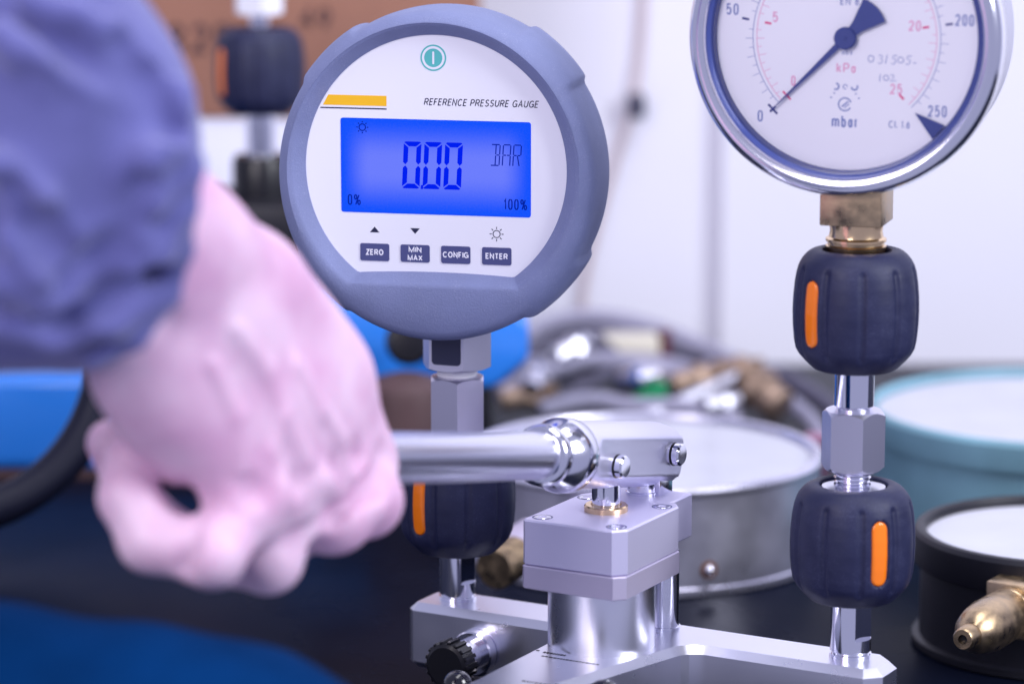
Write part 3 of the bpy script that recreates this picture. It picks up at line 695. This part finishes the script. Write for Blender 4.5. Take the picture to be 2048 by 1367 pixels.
for q_ in (('0', 3.8, -28.4, -26.6, 1.8), ('50', 3.8, -38.3, 8.4, 4.2), ('100', 3.8, -18, 33, 6), ('150', 3.8, 18, 33, 6), ('200', 3.8, 38.8, 6.8, 6.2), ('250', 3.8, 30.6, -23.0, 6.2)): obj('numeral', DT(*q_[:4], width=q_[4]), M['dial_blue'], dial, 0)
for q_ in (('0', 3.4, -17.4, -14.6, 1.5), ('5', 3.4, -23.8, 6.2, 1.8), ('10', 3.4, -12, 23, 3.2), ('15', 3.4, 12, 23, 3.2), ('20', 3.4, 22.6, 4.6, 4.0), ('25', 3.4, 16.9, -16.2, 4.0)): obj('red_numeral', DT(*q_[:4], width=q_[4]), M['dial_pink'], dial, 0)
for q_ in (('mbar', 4.1, 0, -27.4, 8.6), ('EN 837', 2.6, 2.6, 12.0, 9.5), ('Cl. 1.6', 2.4, 18.2, -27.8, 7.0), ('abs', 1.6, .4, -4.7, 3.6)): obj('lettering', DT(*q_[:4], width=q_[4]), M['dial_blue'], dial, 0)
obj('unit_lettering', DT('kPa', 3.2, .2, -9.8, width=6.4), M['dial_pink'], dial, 0)
def emblem():
    L = [ribbon([(a, b + AC) for a, b in arc(0, -21.8, 2.1, 20, 330, 20)], .45, Y1), ribbon([(-1.0, AC - 22.6), (1.1, AC - 20.8)], .5, Y1), ribbon([(-.2, AC - 23.0), (1.4, AC - 21.6)], .35, Y1)]
    for a, r in ((62, 6.6), (118, 6.6)): c = (r * math.cos(R(a)), -21.8 + r * math.sin(R(a))); L.append(ribbon([(p, z + AC) for p, z in arc(c[0], c[1], 1.0, a + 120, a + 330, 10)], .55, Y1))
    L.append(ribbon([(p, z + AC) for p, z in arc(0, -16.0, .7, 0, 300, 10)], .3, Y1))
    for a in (25, 45, 135, 155): L.append(ribbon([(4.8 * math.cos(R(a)), AC - 21.8 + 4.8 * math.sin(R(a))), (5.4 * math.cos(R(a)), AC - 21.8 + 5.4 * math.sin(R(a)))], .4, Y1))
    return mv(join(*L), DX, 0, 0)
obj('emblem', emblem(), M['dial_blue'], dial, 0)
def pen(strs, x, z, s): return join(*[ribbon([(DX + x + a * s, AC + z + b * s) for a, b in l], .26, Y1) for l in strs])
c0 = arc(.45, .8, .55, 80, 440, 14); three = [(0, 1.5), (.5, 1.6), (.75, 1.25), (.3, .95), (.8, .6), (.5, .05), (-.1, .1)]; five = [(1.0, 1.6), (.3, 1.6), (.1, 1.0), (.6, 1.0), (.75, .5), (.4, 0), (-.1, .1)]
def sh(l, dx): return [(a + dx, b) for a, b in l]
obj('pen_note', join(pen([[(a, b * 1.1) for a, b in c0], sh(three, 1.9), [(3.2, 0), (3.5, 1.7)], sh(five, 4.4), sh(c0, 5.6), sh(five, 7.1), [(8.4, .3), (9.0, .35)]], 7.6, -8.1, 1.75), pen([[(0, 0), (.1, 1.5)], sh(c0, .9), [(2.3, 1.4), (2.9, 1.5), (3.0, 1.0), (2.2, .1), (3.5, .3)]], 11.4, -13.9, 1.55)), M['dial_blue'], dial, 0)
# needle and set pointer
def rot45(p, y): a = R(45); return [(DX + x * math.cos(a) - z * math.sin(a), AC + x * math.sin(a) + z * math.cos(a)) for x, z in p]
nd = obj('needle', plate(rot45([(-33.6, -.12), (-4, -1.0), (-2.6, -1.6), (2.6, -1.6), (5.5, -2.2), (13.4, -5.2), (14.3, -2.6), (14.6, 0), (14.3, 2.6), (13.4, 5.2), (5.5, 2.2), (2.6, 1.6), (-2.6, 1.6), (-4, 1.0), (-33.6, .12)], 0), YD - 1.6, YD - 1.1), M['needle'], ag, 0)
obj('hub', xf(lathe([(0, 12), (3.7, 12.9), (3.7, 14.0), (3.2, 14.4), (.6, 14.4), (.5, 14.7), (0, 14.7)], 48), RY), M['needle'], nd)
obj('set_pointer', plate([(DX + 23.4, AC - 23.6), (DX + 33.4, AC - 27.4), (DX + 29.4, AC - 32.0)], YD - 1.4, YD - .9), M['needle'], ag, 0)
obj('glass', xf(lathe([(0, 15.6), (45.3, 15.6), (45.3, 15.2), (0, 15.2)], 96), RY), M['glass'], ag, 0)

# ------------------------------------------------------------------ gauges lying on the table behind
def table_gauge(name, label, x, y, Rr, H, mcase, mbezel, rim=6.0, lip=13.0, gap=3.0):
    t = thing(name, label, 'gauge', (x, y, 0))
    obj('case', lathe([(0, 0), (Rr - 2, 0), (Rr - .5, .8), (Rr - .5, 3.4), (Rr - gap, 4), (Rr - gap, H - 4), (0, H - 4)], 128), mcase, t)
    obj('bezel', lathe([(Rr - gap - .5, H - lip), (Rr - .3, H - lip), (Rr, H - lip + 1), (Rr, H - 2), (Rr - 1.2, H - .4), (Rr - 3, H), (Rr - rim + .6, H - .6), (Rr - rim, H - 2), (Rr - rim, H - 7)], 128), mbezel, t)
    d = obj('dial', lathe([(0, H - 3.9), (Rr - rim + .3, H - 3.9), (Rr - rim + .3, H - 4.1), (0, H - 4.1)], 96), M['table_dial'], t)
    obj('glass', lathe([(0, H - 2.2), (Rr - rim + .3, H - 2.2)], 96), M['glass'], t)
    return t, d
sg, sd = table_gauge('steel_gauge', 'wide stainless steel gauge lying face up behind the pump', 55, 1322, 75, 45, M['drum'], M['drum'], 5, 4.0, 1.4)
st = at(1398, 1160, 1303); _a = math.atan2(st[1] - 1322, st[0] - 55); st = np.array([55 + 74.0 * math.cos(_a), 1322 + 74.0 * math.sin(_a), 11.0])
obj('stud', mv(ball(0, 0, 0, 2.3), st[0] - 55, st[1] - 1322, st[2]), M['chrome'], sg, 180)
sp = Vector((st[0] - 55, st[1] - 1322, st[2])); sn = Vector((sp.x, sp.y, 0)).normalized()
obj('rust_ring', xf(lathe([(1.5, .5), (3.6, .2), (3.8, -.6)], 32), frame(sp + sn * -.2, sn)), M['rust'], sg)
b0 = at(1050, 1100, 1262) - np.array([55, 1322, 0]); b1 = at(975, 1146, 1238) - np.array([55, 1322, 0])
dd = Vector(b1 - b0).normalized()
obj('shank', xf(box(-8, 8, -8, 8, -14, 8, .8), frame(b0, dd)), M['alu_dark'], sg, 25)
obj('stem', xf(thread(8.2, 7, 24, 1.5, .6), frame(b0, dd)), M['brass'], sg)
tg, td = table_gauge('teal_gauge', 'big teal enamelled gauge lying face up at the right', 238, 1386, 83, 50, M['teal'], M['teal'], 4.5)
bgz, bdl = table_gauge('black_gauge', 'black cased gauge with brass connector lying face up at the right', 206, 1186, 55, 45, M['black_case'], M['black_case'], 5)
q0 = np.array(at(2035, 1215, 1168)) - np.array([206, 1186, 0]); q1 = np.array(at(1925, 1278, 1125)) - np.array([206, 1186, 0])
qd = Vector(q1 - q0).normalized(); QM = frame(q0, qd)
obj('shank', xf(box(-10, 10, -10, 10, -14, 6, .8), QM), M['brass'], bgz, 25)
Lq = (Vector(q1) - Vector(q0)).length
obj('connector', xf(lathe([(0, 4), (8.6, 4), (8.9, 6), (8.9, 9), (8.4, 9.6), (9.2, 11), (9.4, Lq * .55), (8.8, Lq * .66), (7.6, Lq * .78), (5.2, Lq * .84), (4.2, Lq * .86), (4.0, Lq * .98), (3.4, Lq), (1.7, Lq), (1.6, Lq - 4), (0, Lq - 4)], 64), QM), M['brass'], bgz)
obj('bore', xf(lathe([(0, Lq - 2), (1.65, Lq - 2)], 24), QM), M['black'], bgz)

# ------------------------------------------------------------------ blue pump at the back left
bp0 = at_z(150, 957, 0); brz = 0.0
bp = thing('blue_pump', 'blue bench pump with black handwheel behind the fist', 'pump', (bp0[0], bp0[1], 0), brz)
lx = lambda px, y: at_y(px, 700, y)[0] - bp0[0]
obj('body', box(lx(-200, 1450), lx(640, 1450), -4, 80, 4, 50, 7, 4), M['blue'], bp, 40)
obj('base_strip', box(lx(-190, 1450), lx(630, 1450), -2, 76, 0, 4.5, .5), M['brown'], bp)
VF = prism([(lx(535, 1440), 50), (lx(940, 1440), 44), (lx(990, 1440), 45), (lx(1058, 1440), 58), (lx(1058, 1440), 74), (lx(1030, 1440), 84), (lx(560, 1440), 84), (lx(535, 1440), 78)], -14, 60, 4, 3, vert=1)
obj('housing', ([(x, y, z) for x, z, y in VF[0]], VF[1]), M['blue'], bp, 40)
obj('pedestal', box(lx(655, 1450), lx(985, 1450), 10, 60, 0, 48, 2), M['black_case'], bp)
kb = at(520, 137, 1498); kbl = np.array([kb[0] - bp0[0], kb[1] - bp0[1]])
c_, s_ = math.cos(-brz), math.sin(-brz); kx, ky = c_ * kbl[0] - s_ * kbl[1], s_ * kbl[0] + c_ * kbl[1]
zk = kb[2]
obj('steel_block', box(-38, 30, -24, 24, 83.5, 103, 1.5), mat('block_steel', (.40, .38, .50), .4, 1.0), bp, loc=(kx, ky, 0), rz=-brz)
obj('top_plate', box(-40, 40, -34, 34, 103, 126, 2), M['black_case'], bp, loc=(kx + 12, ky, 0), rz=-brz)
obj('collar', lathe([(0, 125), (13.5, 125), (13.5, 142), (12, 145), (0, 145)], 48), M['black'], bp, loc=(kx, ky, 0))
obj('post', cyl(7, 144, zk - 18, 32), M['chrome'], bp, loc=(kx, ky, 0))
make_knob(bp, (kx, ky, zk - 20.5), -brz, -58, -40)
obj('stem', cyl(4.5, zk + 18, zk + 26, 24), M['chrome'], bp, loc=(kx, ky, 0))
obj('blown_white_hex', hexprism(12, zk + 25, zk + 50, 10, 1), M['white_ink'], bp, 20, (kx, ky, 0))  # silver adapter hex, its blown-out brightness put into a white colour
# handwheel: rim, spokes, hub
hc = at(-110, 690, 1330); nrm = (Vector((0, 0, CAM_H)) - Vector(hc)).normalized(); nrm = (nrm + Vector((.35, 0, .05))).normalized()
HM = Matrix.Rotation(-brz, 4, 'Z') @ Matrix.Translation((-bp0[0], -bp0[1], 0)) @ frame(hc, nrm)
RW = 70.0
hw = obj('handwheel', xf(tube([(RW * math.cos(2 * math.pi * k / 64), RW * math.sin(2 * math.pi * k / 64), 0) for k in range(65)], 8.5, 16, False), HM), M['rubber'], bp, 180)
obj('hub', xf(cyl(14, -60, 8, 32, 1), HM), M['black'], hw)
for a in (30, 150, 270): obj('spoke', xf(cyl(4.5, 12, RW - 5, 16), HM @ frame((0, 0, 0), (math.cos(R(a)), math.sin(R(a)), 0))), M['rubber'], hw)
kk = at(818, 692, 1438)
obj('lock_knob', xf(lathe([(0, -2), (5, -2), (5, 5), (9.5, 6), (10.5, 8), (10.5, 15), (8.5, 18), (0, 19)], 40), frame((kk[0] - bp0[0], 1426 - bp0[1], kk[2]), (0, -1, .15))), M['black'], bp)
br = at_z(805, 862, 0)
tag(obj('brown_block', mv(lathe([(0, 0), (17.5, 0), (18.5, 1), (18.5, 50), (17, 55), (13, 58.5), (6, 60.5), (0, 61)], 48), at_y(812, 800, 1402)[0], 1402, 0), M['brown']), 'dark brown rounded block behind the plain hex adapter', 'block')

# ------------------------------------------------------------------ boxes, wire
wc0 = at_y(300, 235, 1600); wc1 = at_y(900, 235, 1600); zc = wc0[2]
tag(obj('white_carton', box(wc0[0], wc1[0], 1600, 1690, 0, zc, 1), M['carton']), 'white carton carrying the brown cardboard box', 'carton')
cb0 = at_y(200, 235, 1598); cb1 = at_y(957, 0, 1598)
cbx = thing('cardboard_box', 'brown cardboard box with smudged dark print behind the blue pump', 'box', (0, 0, 0))
obj('carton_body', box(cb0[0], cb1[0], 1598, 1695, zc + .3, zc + 150, .8), M['card'], cbx)
t0 = at_y(335, 108, 1597.8); t1 = at_y(600, 60, 1597.8)
obj('print', text('82P', 15, t0[0], 1597.6, t0[2], align='LEFT', bold=.17), M['card_ink'], cbx, 0); obj('print', text('49', 11, t1[0], 1597.6, t1[2], align='LEFT', bold=.17), M['card_ink'], cbx, 0)
wpts = [at_y(1292, -120, 1737), at_y(1288, 0, 1736), at_y(1280, 110, 1736), at_y(1266, 205, 1734), at_y(1238, 300, 1736), at_y(1200, 430, 1736), at_y(1170, 560, 1736), at_y(1160, 680, 1735)]
tag(obj('hanging_wire', tube(smooth_path(wpts), 1.6, 10), M['wire']), 'thin beige wire hanging down the white wall', 'wire')
wp = at_y(1272, 212, 1730)
tag(obj('wire_clip', mv(box(-4.5, 4.5, -3, 4, -6.5, 6.5, 2), *wp), M['clip']), 'small dark clip on the wall wire', 'clip')

# ------------------------------------------------------------------ heap of hoses and fittings by the wall
def hose(px_pts, r, m, label, cat='hose', name='hose'):
    return tag(obj(name, tube(smooth_path([at_y(a, b, y) for a, b, y in px_pts]), r, 12), m, smooth=180), label, cat)
hose([(1030, 690, 1640), (1080, 655, 1650), (1150, 636, 1655), (1230, 638, 1655), (1320, 660, 1655), (1420, 702, 1650), (1500, 742, 1640), (1560, 790, 1620)], 4.5, M['grey_hose'], 'thick grey hose arching over the heap of fittings')
hose([(1040, 720, 1610), (1100, 690, 1620), (1170, 680, 1620), (1220, 705, 1615), (1180, 735, 1600), (1110, 735, 1600), (1060, 760, 1590)], 4.0, M['dark_hose'], 'black hose looped beside the blue pump body')
hose([(1000, 790, 1560), (1090, 745, 1580), (1190, 720, 1590), (1300, 735, 1590), (1400, 790, 1570), (1460, 830, 1560)], 4.5, M['grey_hose'], 'grey hose lying across the middle of the heap')
hose([(1330, 700, 1640), (1400, 712, 1640), (1480, 740, 1635), (1560, 752, 1630), (1640, 800, 1600), (1700, 850, 1580)], 5.0, M['dark_hose'], 'dark hose running behind the bright hex adapter')
hose([(1120, 800, 1545), (1170, 770, 1550), (1230, 740, 1555)], 3.2, M['dark_hose'], 'short dark rod lying before the looped black hose', 'rod', 'rod')
hose([(1290, 836, 1530), (1380, 795, 1545), (1475, 755, 1560)], 3.6, M['case'], 'straight steel tube lying slanted beside the brass fittings', 'tube', 'steel_tube')
def lump(name, VF, px, py, y, rz, m, label, cat, tilt=(0, 0)):
    p = at_y(px, py, y); Mx = Matrix.Translation(p) @ Matrix.Rotation(rz, 4, 'Z') @ Matrix.Rotation(R(tilt[0]), 4, 'X') @ Matrix.Rotation(R(tilt[1]), 4, 'Y')
    return tag(obj(name, xf(VF, Mx), m, smooth=35), label, cat)
fit = lambda r, L: join(cyl(r, 0, L * .45, 24, .5), hexprism(r * 1.25, L * .45, L * .7, 10, .8), thread(r * .8, L * .7, L, 1.4, .5, 24))
lump('cream_block', box(-14, 14, -8, 8, -5.5, 5.5, 1.5), 1262, 690, 1625, R(6), M['cream'], 'cream plastic block lying on the hoses', 'block')
lump('red_cap', cyl(3.4, -8, 8, 24, .6), 1329, 690, 1622, 0, M['darkred'], 'upright dark red cap beside the cream block', 'cap')
lump('green_tag', prism([(-12, -5), (10, -5), (10, 7), (4, 6)], -3, 3, .6), 1292, 790, 1545, 0, M['green'], 'green wedge shaped tag in front of the hoses', 'tag', (90, 0))
lump('brass_fitting', fit(5.5, 26), 1345, 770, 1560, R(20), M['brass_dull'], 'brass fitting lying beside the green tag', 'fitting', (0, 78))
lump('brass_fitting', fit(5, 26), 1425, 742, 1600, R(-10), M['brass_dull'], 'slim brass fitting under the slope of the thick grey hose', 'fitting', (0, 80))
lump('brass_fitting', fit(9, 26), 1562, 815, 1530, R(-40), M['brass_dull'], 'fat brass fitting nearest the bright hex adapter', 'fitting', (0, -60))
lump('brass_fitting', fit(6, 28), 1000, 800, 1560, R(10), M['brass_dull'], 'dull brass fitting beside the plain hex adapter', 'fitting', (0, 84))
lump('steel_fitting', fit(5.5, 20), 1112, 715, 1585, R(30), M['case'], 'slim steel fitting inside the loop of black hose', 'fitting', (0, 70))
lump('steel_fitting', fit(5, 16), 1062, 778, 1555, R(70), M['turned'], 'short steel fitting beside the dull brass one at the heap edge', 'fitting', (0, 60))
lump('steel_fitting', fit(6, 24), 1235, 765, 1560, R(-25), M['turned'], 'long steel fitting leaning on the green tag', 'fitting', (0, 75))
lump('steel_fitting', fit(5, 18), 1410, 815, 1530, R(15), M['case'], 'steel fitting lying below the slanted steel tube', 'fitting', (0, 80))
lump('steel_fitting', fit(5, 18), 1490, 800, 1545, R(50), M['hex_steel'], 'dull steel fitting beside the fat brass one', 'fitting', (0, 85))
lump('pink_cap', cyl(6, -10, 10, 24, 1), 1632, 912, 1440, 0, M['pink'], 'pink plastic cap between steel gauge and bright hex adapter', 'cap')

hose([(1010, 745, 1600), (1070, 730, 1605), (1150, 750, 1600), (1240, 725, 1610), (1350, 735, 1610), (1450, 770, 1595)], 5.0, M['grey_hose'], 'grey hose winding under the cream plastic block')
hose([(1080, 820, 1535), (1180, 800, 1540), (1260, 812, 1538), (1370, 815, 1535), (1480, 840, 1530)], 4.5, M['grey_hose'], 'lowest grey hose just behind the steel gauge')
hose([(1360, 690, 1655), (1440, 745, 1630), (1520, 770, 1610), (1610, 830, 1570), (1660, 900, 1530)], 4.5, M['grey_hose'], 'grey hose trailing down towards the teal gauge')
hose([(1010, 700, 1650), (1090, 670, 1660), (1190, 660, 1660), (1290, 690, 1650)], 6.0, M['grey_hose'], 'thickest grey hose lying under the arching one')
# ------------------------------------------------------------------ the operator's arm: one smooth skin grown from a distance field
def surface_nets(f, org, h):
    s = f < 0; nx, ny, nz = f.shape
    C = np.zeros((nx - 1, ny - 1, nz - 1, 3)); cnt = np.zeros((nx - 1, ny - 1, nz - 1))
    cor = [(i, j, k) for i in (0, 1) for j in (0, 1) for k in (0, 1)]
    sl = lambda A, c: A[c[0]:nx - 1 + c[0], c[1]:ny - 1 + c[1], c[2]:nz - 1 + c[2]]
    for a in cor:
        for ax in range(3):
            if a[ax]: continue
            b = list(a); b[ax] = 1
            fa, fb = sl(f, a), sl(f, b); x = (fa < 0) != (fb < 0)
            t = np.where(x, fa / np.where(x, fa - fb, 1), 0)
            for q in range(3): C[..., q] += np.where(x, a[q] + (t if q == ax else 0), 0)
            cnt += x
    act = cnt > 0; idx = -np.ones(cnt.shape, int); idx[act] = np.arange(act.sum())
    I = np.argwhere(act); V = (I + C[act] / cnt[act][:, None]) * h + org
    F = []
    for ax in range(3):
        u, w = (ax + 1) % 3, (ax + 2) % 3
        a = [slice(None)] * 3; b = [slice(None)] * 3; a[ax] = slice(0, -1); b[ax] = slice(1, None)
        cr = np.argwhere(s[tuple(a)] != s[tuple(b)])
        ok = (cr[:, u] > 0) & (cr[:, w] > 0) & (cr[:, u] < f.shape[u] - 1) & (cr[:, w] < f.shape[w] - 1); cr = cr[ok]
        def cell(du, dw): q = cr.copy(); q[:, u] += du; q[:, w] += dw; return idx[q[:, 0], q[:, 1], q[:, 2]]
        Q = np.stack([cell(-1, -1), cell(0, -1), cell(0, 0), cell(-1, 0)], 1)
        flip = s[cr[:, 0], cr[:, 1], cr[:, 2]]; Q[~flip] = Q[~flip][:, ::-1]
        F.append(Q)
    return V, np.concatenate(F)
def sdf_cap(P, a, b, ra, rb):
    ba = b - a; L2 = (ba ** 2).sum() + 1e-9
    t = np.clip(((P - a) @ ba) / L2, 0, 1)
    return np.linalg.norm(P - (a + t[..., None] * ba), axis=-1) - (ra + (rb - ra) * t)
def smin(a, b, k):
    h = np.clip(.5 + .5 * (b - a) / k, 0, 1); return b + (a - b) * h - k * h * (1 - h)
def field(groups, P, kk=3.0):
    tot = None
    for caps, k in groups:
        g = None
        for a, b, ra, rb in caps:
            d = sdf_cap(P, a, b, ra, rb); g = d if g is None else smin(g, d, k)
        tot = g if tot is None else smin(tot, g, kk)
    return tot
def chain(pts):
    W = [(np.array(at(px, py, d)), r) for px, py, d, r in pts]
    return [(W[i][0], W[i + 1][0], W[i][1], W[i + 1][1]) for i in range(len(W) - 1)]
def grow(groups, h, kk, extra=None):
    pts = np.array([p for g, _ in groups for c in g for p in (c[0] - max(c[2:]), c[0] + max(c[2:]), c[1] - max(c[2:]), c[1] + max(c[2:]))])
    lo, hi = pts.min(0) - 17, pts.max(0) + 17
    ax = [np.arange(lo[i], hi[i], h) for i in range(3)]
    P = np.stack(np.meshgrid(*ax, indexing='ij'), -1)
    f = field(groups, P, kk)
    if extra is not None: f = extra(f, P)
    V, F = surface_nets(f, lo, h)
    return [tuple(v) for v in V], F.tolist()

W_R, W_M, W_U = (478, 592, 920, 15.5), (390, 665, 902, 17), (305, 735, 888, 13)
I_M, M_M, N_M, P_M = (704, 930, 966, 11), (640, 962, 948, 11.5), (562, 985, 928, 11.5), (496, 1002, 907, 10.2)
palm = chain([(190, 440, 874, 22), (300, 560, 892, 24), W_M]) + chain([(318, 452, 884, 16.5), W_R]) + chain([(318, 452, 884, 16.5), (560, 690, 935, 16)]) + chain([W_R, (580, 735, 945, 15), I_M]) + chain([W_M, (530, 790, 928, 16.5), M_M]) + chain([W_M, (480, 810, 915, 16.5), N_M]) + chain([W_U, (405, 850, 902, 14), P_M]) \
    + chain([W_R, W_M, W_U]) + chain([W_U, (340, 792, 893, 13), (428, 892, 904, 11)]) + chain([(560, 660, 935, 14), (628, 765, 950, 14.5), (668, 850, 958, 12.5)]) \
    + chain([(440, 900, 935, 12), (520, 900, 955, 14), (620, 880, 975, 13)]) + chain([(560, 820, 934, 15), (610, 890, 945, 13)]) + chain([(480, 720, 922, 17), (590, 860, 940, 15)]) + chain([(450, 760, 910, 16), (540, 900, 922, 14)]) + chain([I_M, M_M, N_M, P_M])
fi = chain([I_M, (730, 1000, 956, 9.8), (660, 1020, 975, 8.5), (600, 950, 985, 8)])
fm = chain([M_M, (668, 1030, 942, 9.8), (570, 1060, 965, 8.5), (510, 960, 975, 8)])
fn = chain([N_M, (536, 1116, 921, 9.4), (410, 1110, 938, 8.4), (288, 1030, 942, 7.6), (220, 886, 932, 6.8)])
fp_ = chain([P_M, (425, 1106, 893, 9.0), (302, 1078, 898, 8.6), (258, 995, 901, 8.0), (254, 918, 903, 6.8)])
th = chain([(520, 640, 950, 12), (640, 760, 990, 11), (700, 900, 1005, 9.5)])
person = thing('person', 'bare fist in a lavender blue sleeve gripping the steel pump lever', 'person', (0, 0, 0))
groups = [(palm, 11.0), (fi + fm, 7.0), (fn, 4.0), (fp_, 4.0), (th, 3.0)]
def tunnel(f, P):                                               # the dark gap inside the curled little finger
    g = None
    for c in chain([(360, 980, 885, 3.2), (370, 1002, 905, 4.2), (430, 985, 955, 5.0)]) + chain([(372, 1002, 900, 3.4), (386, 1036, 900, 3.0)]):
        d = sdf_cap(P, *c); g = d if g is None else smin(g, d, 2)
    d = -g; h = np.clip(.5 - .5 * (d - f) / 3.0, 0, 1); f = d * (1 - h) + f * h + 3.0 * h * (1 - h)
    for pts, rr in (([(388, 1040, 886), (372, 1090, 883), (366, 1130, 887)], 1.6), ([(770, 905, 951), (740, 970, 940), (668, 1030, 930), (590, 1082, 910), (500, 1140, 896)], 1.5)):
        for c in chain([(a_, b_, c_, rr) for a_, b_, c_ in pts]):                          # finger creases
            d = -sdf_cap(P, *c); h = np.clip(.5 - .5 * (d - f) / 5.0, 0, 1); f = d * (1 - h) + f * h + 5.0 * h * (1 - h)
    return f
def skin_hit(px, py):
    d = 830.0
    for _ in range(40):
        f = float(field(groups, np.array(at(px, py, d))[None], 3)[0])
        if f < .2: break
        d += max(f * .85, .25)
    return d
veins = []
for pts, rr in (([(470, 660), (530, 740), (560, 830), (610, 920)], 2.3), ([(560, 830), (540, 900), (560, 960)], 1.9), ([(420, 730), (470, 830), (480, 930)], 2.2), ([(590, 730), (640, 820), (680, 880)], 2.0)):
    veins += chain([(x, y, skin_hit(x, y) + rr * .95, rr) for x, y in pts])
knuck = [(np.array(at(x, y, skin_hit(x, y) + q * .90)), q) for x, y, q in ((474, 1000, 6.0), (560, 985, 5.5), (640, 955, 5.0), (706, 920, 5.0), (745, 1010, 5))]
pits = [(np.array(at(x, y, skin_hit(x, y) - q * .62)), q) for x, y, q in ((724, 912, 3.4), (668, 1022, 3.2), (600, 965, 3.0), (516, 985, 3.0), (672, 935, 2.6), (330, 640, 4.0))]
def tunnel2(f, P):
    g = None
    for c in veins: d = sdf_cap(P, *c); g = d if g is None else smin(g, d, 2)
    f = smin(f, g, 3.0)
    for c, q in knuck: f = smin(f, np.linalg.norm(P - c, axis=-1) - q, 4.0)
    for c, q in pits:
        d = q - np.linalg.norm(P - c, axis=-1); h = np.clip(.5 - .5 * (d - f) / 5.0, 0, 1); f = d * (1 - h) + f * h + 5.0 * h * (1 - h)
    return tunnel(f, P)
obj('arm', grow(groups, 1.0, 3.0, tunnel2), M['skin'], person, 180)

# sleeve: baggy tube with diagonal folds
def mmr(px, d): return px / FPX * d
sl = chain([(-40, -260, 850, 36), (12, 20, 850, 33), (95, 250, 850, 38.0), (110, 400, 858, 36), (140, 520, 866, 29), (190, 590, 880, 20)]) + chain([(-160, 60, 850, 36), (-120, 420, 855, 36), (-60, 560, 860, 24.5)]) + chain([(95, 250, 850, 38), (-120, 420, 855, 36)]) + chain([(-60, 560, 860, 24.5), (110, 590, 872, 20.5)]) + chain([(200, 320, 858, 22), (250, 440, 872, 15.5), (270, 540, 880, 12.5)])
base = [(sl, 12.0)]
def hit(px, py):
    d = 780.0
    for _ in range(40):
        f = float(field(base, np.array(at(px, py, d))[None], 12)[0])
        if f < 3.2: break
        d += max((f - 3) * .9, .3)
    return d
folds = [([(0, 70), (100, 150), (200, 195), (285, 205)], 6, -1.2), ([(120, 515), (215, 452), (268, 360), (325, 262), (355, 190)], 6.5, -2.0), ([(170, 618), (240, 560), (302, 512), (345, 430)], 5.5, -1.5), ([(0, 560), (90, 590), (190, 600), (260, 560)], 6, -1.5), ([(230, 60), (290, 150), (335, 250), (372, 330)], 5, -1.5), ([(0, 330), (70, 420), (110, 480), (118, 516)], 6.5, -2.0), ([(0, 650), (110, 668), (220, 640), (310, 590)], 4.5, -1.0), ([(386, 322), (372, 410), (362, 500), (338, 590), (268, 676), (180, 722)], 3.0, 0), ([(60, 0), (150, 40), (230, 120), (300, 230)], 5, 0), ([(230, 420), (300, 400), (360, 350)], 4.0, 0), ([(20, 480), (80, 540), (180, 560), (270, 480)], 4.5, 0)]
fold_caps = []
for pts, r, dz in folds:
    w = []
    for px, py in pts: d = hit(px, py); w.append((px, py, d + r * .32, r * (.75 if (px, py) in (pts[0], pts[-1]) else 1)))
    fold_caps.append((chain(w), 4.0))
dents = [((205, 310), (198, 425), 6.0), ((274, 158), (262, 176), 4.2), ((108, 487), (116, 500), 4.0), ((30, 250), (150, 290), 6.0), ((240, 500), (200, 545), 4.0), ((150, 90), (215, 130), 5.0)]
dent_caps = []
for pts_, r_ in (([(140, 560), (210, 500), (248, 430), (280, 370)], 3.6), ([(185, 440), (200, 350), (235, 290), (262, 240)], 4.2), ([(60, 160), (150, 205), (230, 232), (300, 240)], 3.8), ([(110, 640), (220, 600), (300, 545)], 3.2), ([(20, 380), (85, 460), (112, 500)], 3.6), ([(250, 90), (300, 170), (345, 260)], 3.0)):
    dent_caps += chain([(x, y, hit(x, y) - r_ * .30, r_) for x, y in pts_])
for a, b, r in dents: dent_caps.append((np.array(at(*a, hit(*a) - r * .35)), np.array(at(*b, hit(*b) - r * .35)), r, r))
def folded(f, P):
    f = f + 3.0
    for caps, k in fold_caps:
        g = None
        for c in caps: d = sdf_cap(P, *c); g = d if g is None else smin(g, d, 3.0)
        f = smin(f, g, 5.0)
    for c in dent_caps:
        d = -sdf_cap(P, *c); h = np.clip(.5 - .5 * (d - f) / 6.0, 0, 1); f = d * (1 - h) + f * h + 6.0 * h * (1 - h)
    return f + .25 * np.sin(P[..., 0] * .19 + P[..., 2] * .11) * np.sin(P[..., 2] * .13 - P[..., 0] * .05)
obj('sleeve', grow(base, 1.5, 12.0, folded), M['cloth'], person, 180)

tr = [(np.array(at(px, py, 870)), 38.0) for px, py in ((-260, 1492), (0, 1502), (250, 1537), (480, 1587), (650, 1645))]
caps = [(tr[i][0], tr[i + 1][0], 38.0, 38.0 if i < 3 else 33.0) for i in range(4)]
obj('blue_mass', grow([(caps, 8.0)], 2.5, 8.0, lambda f, P: f + .6 * np.sin(P[..., 0] * .12 + P[..., 2] * .2)), M['blue_mass'], person, 180)  # rounded dark blue mass across the near left corner
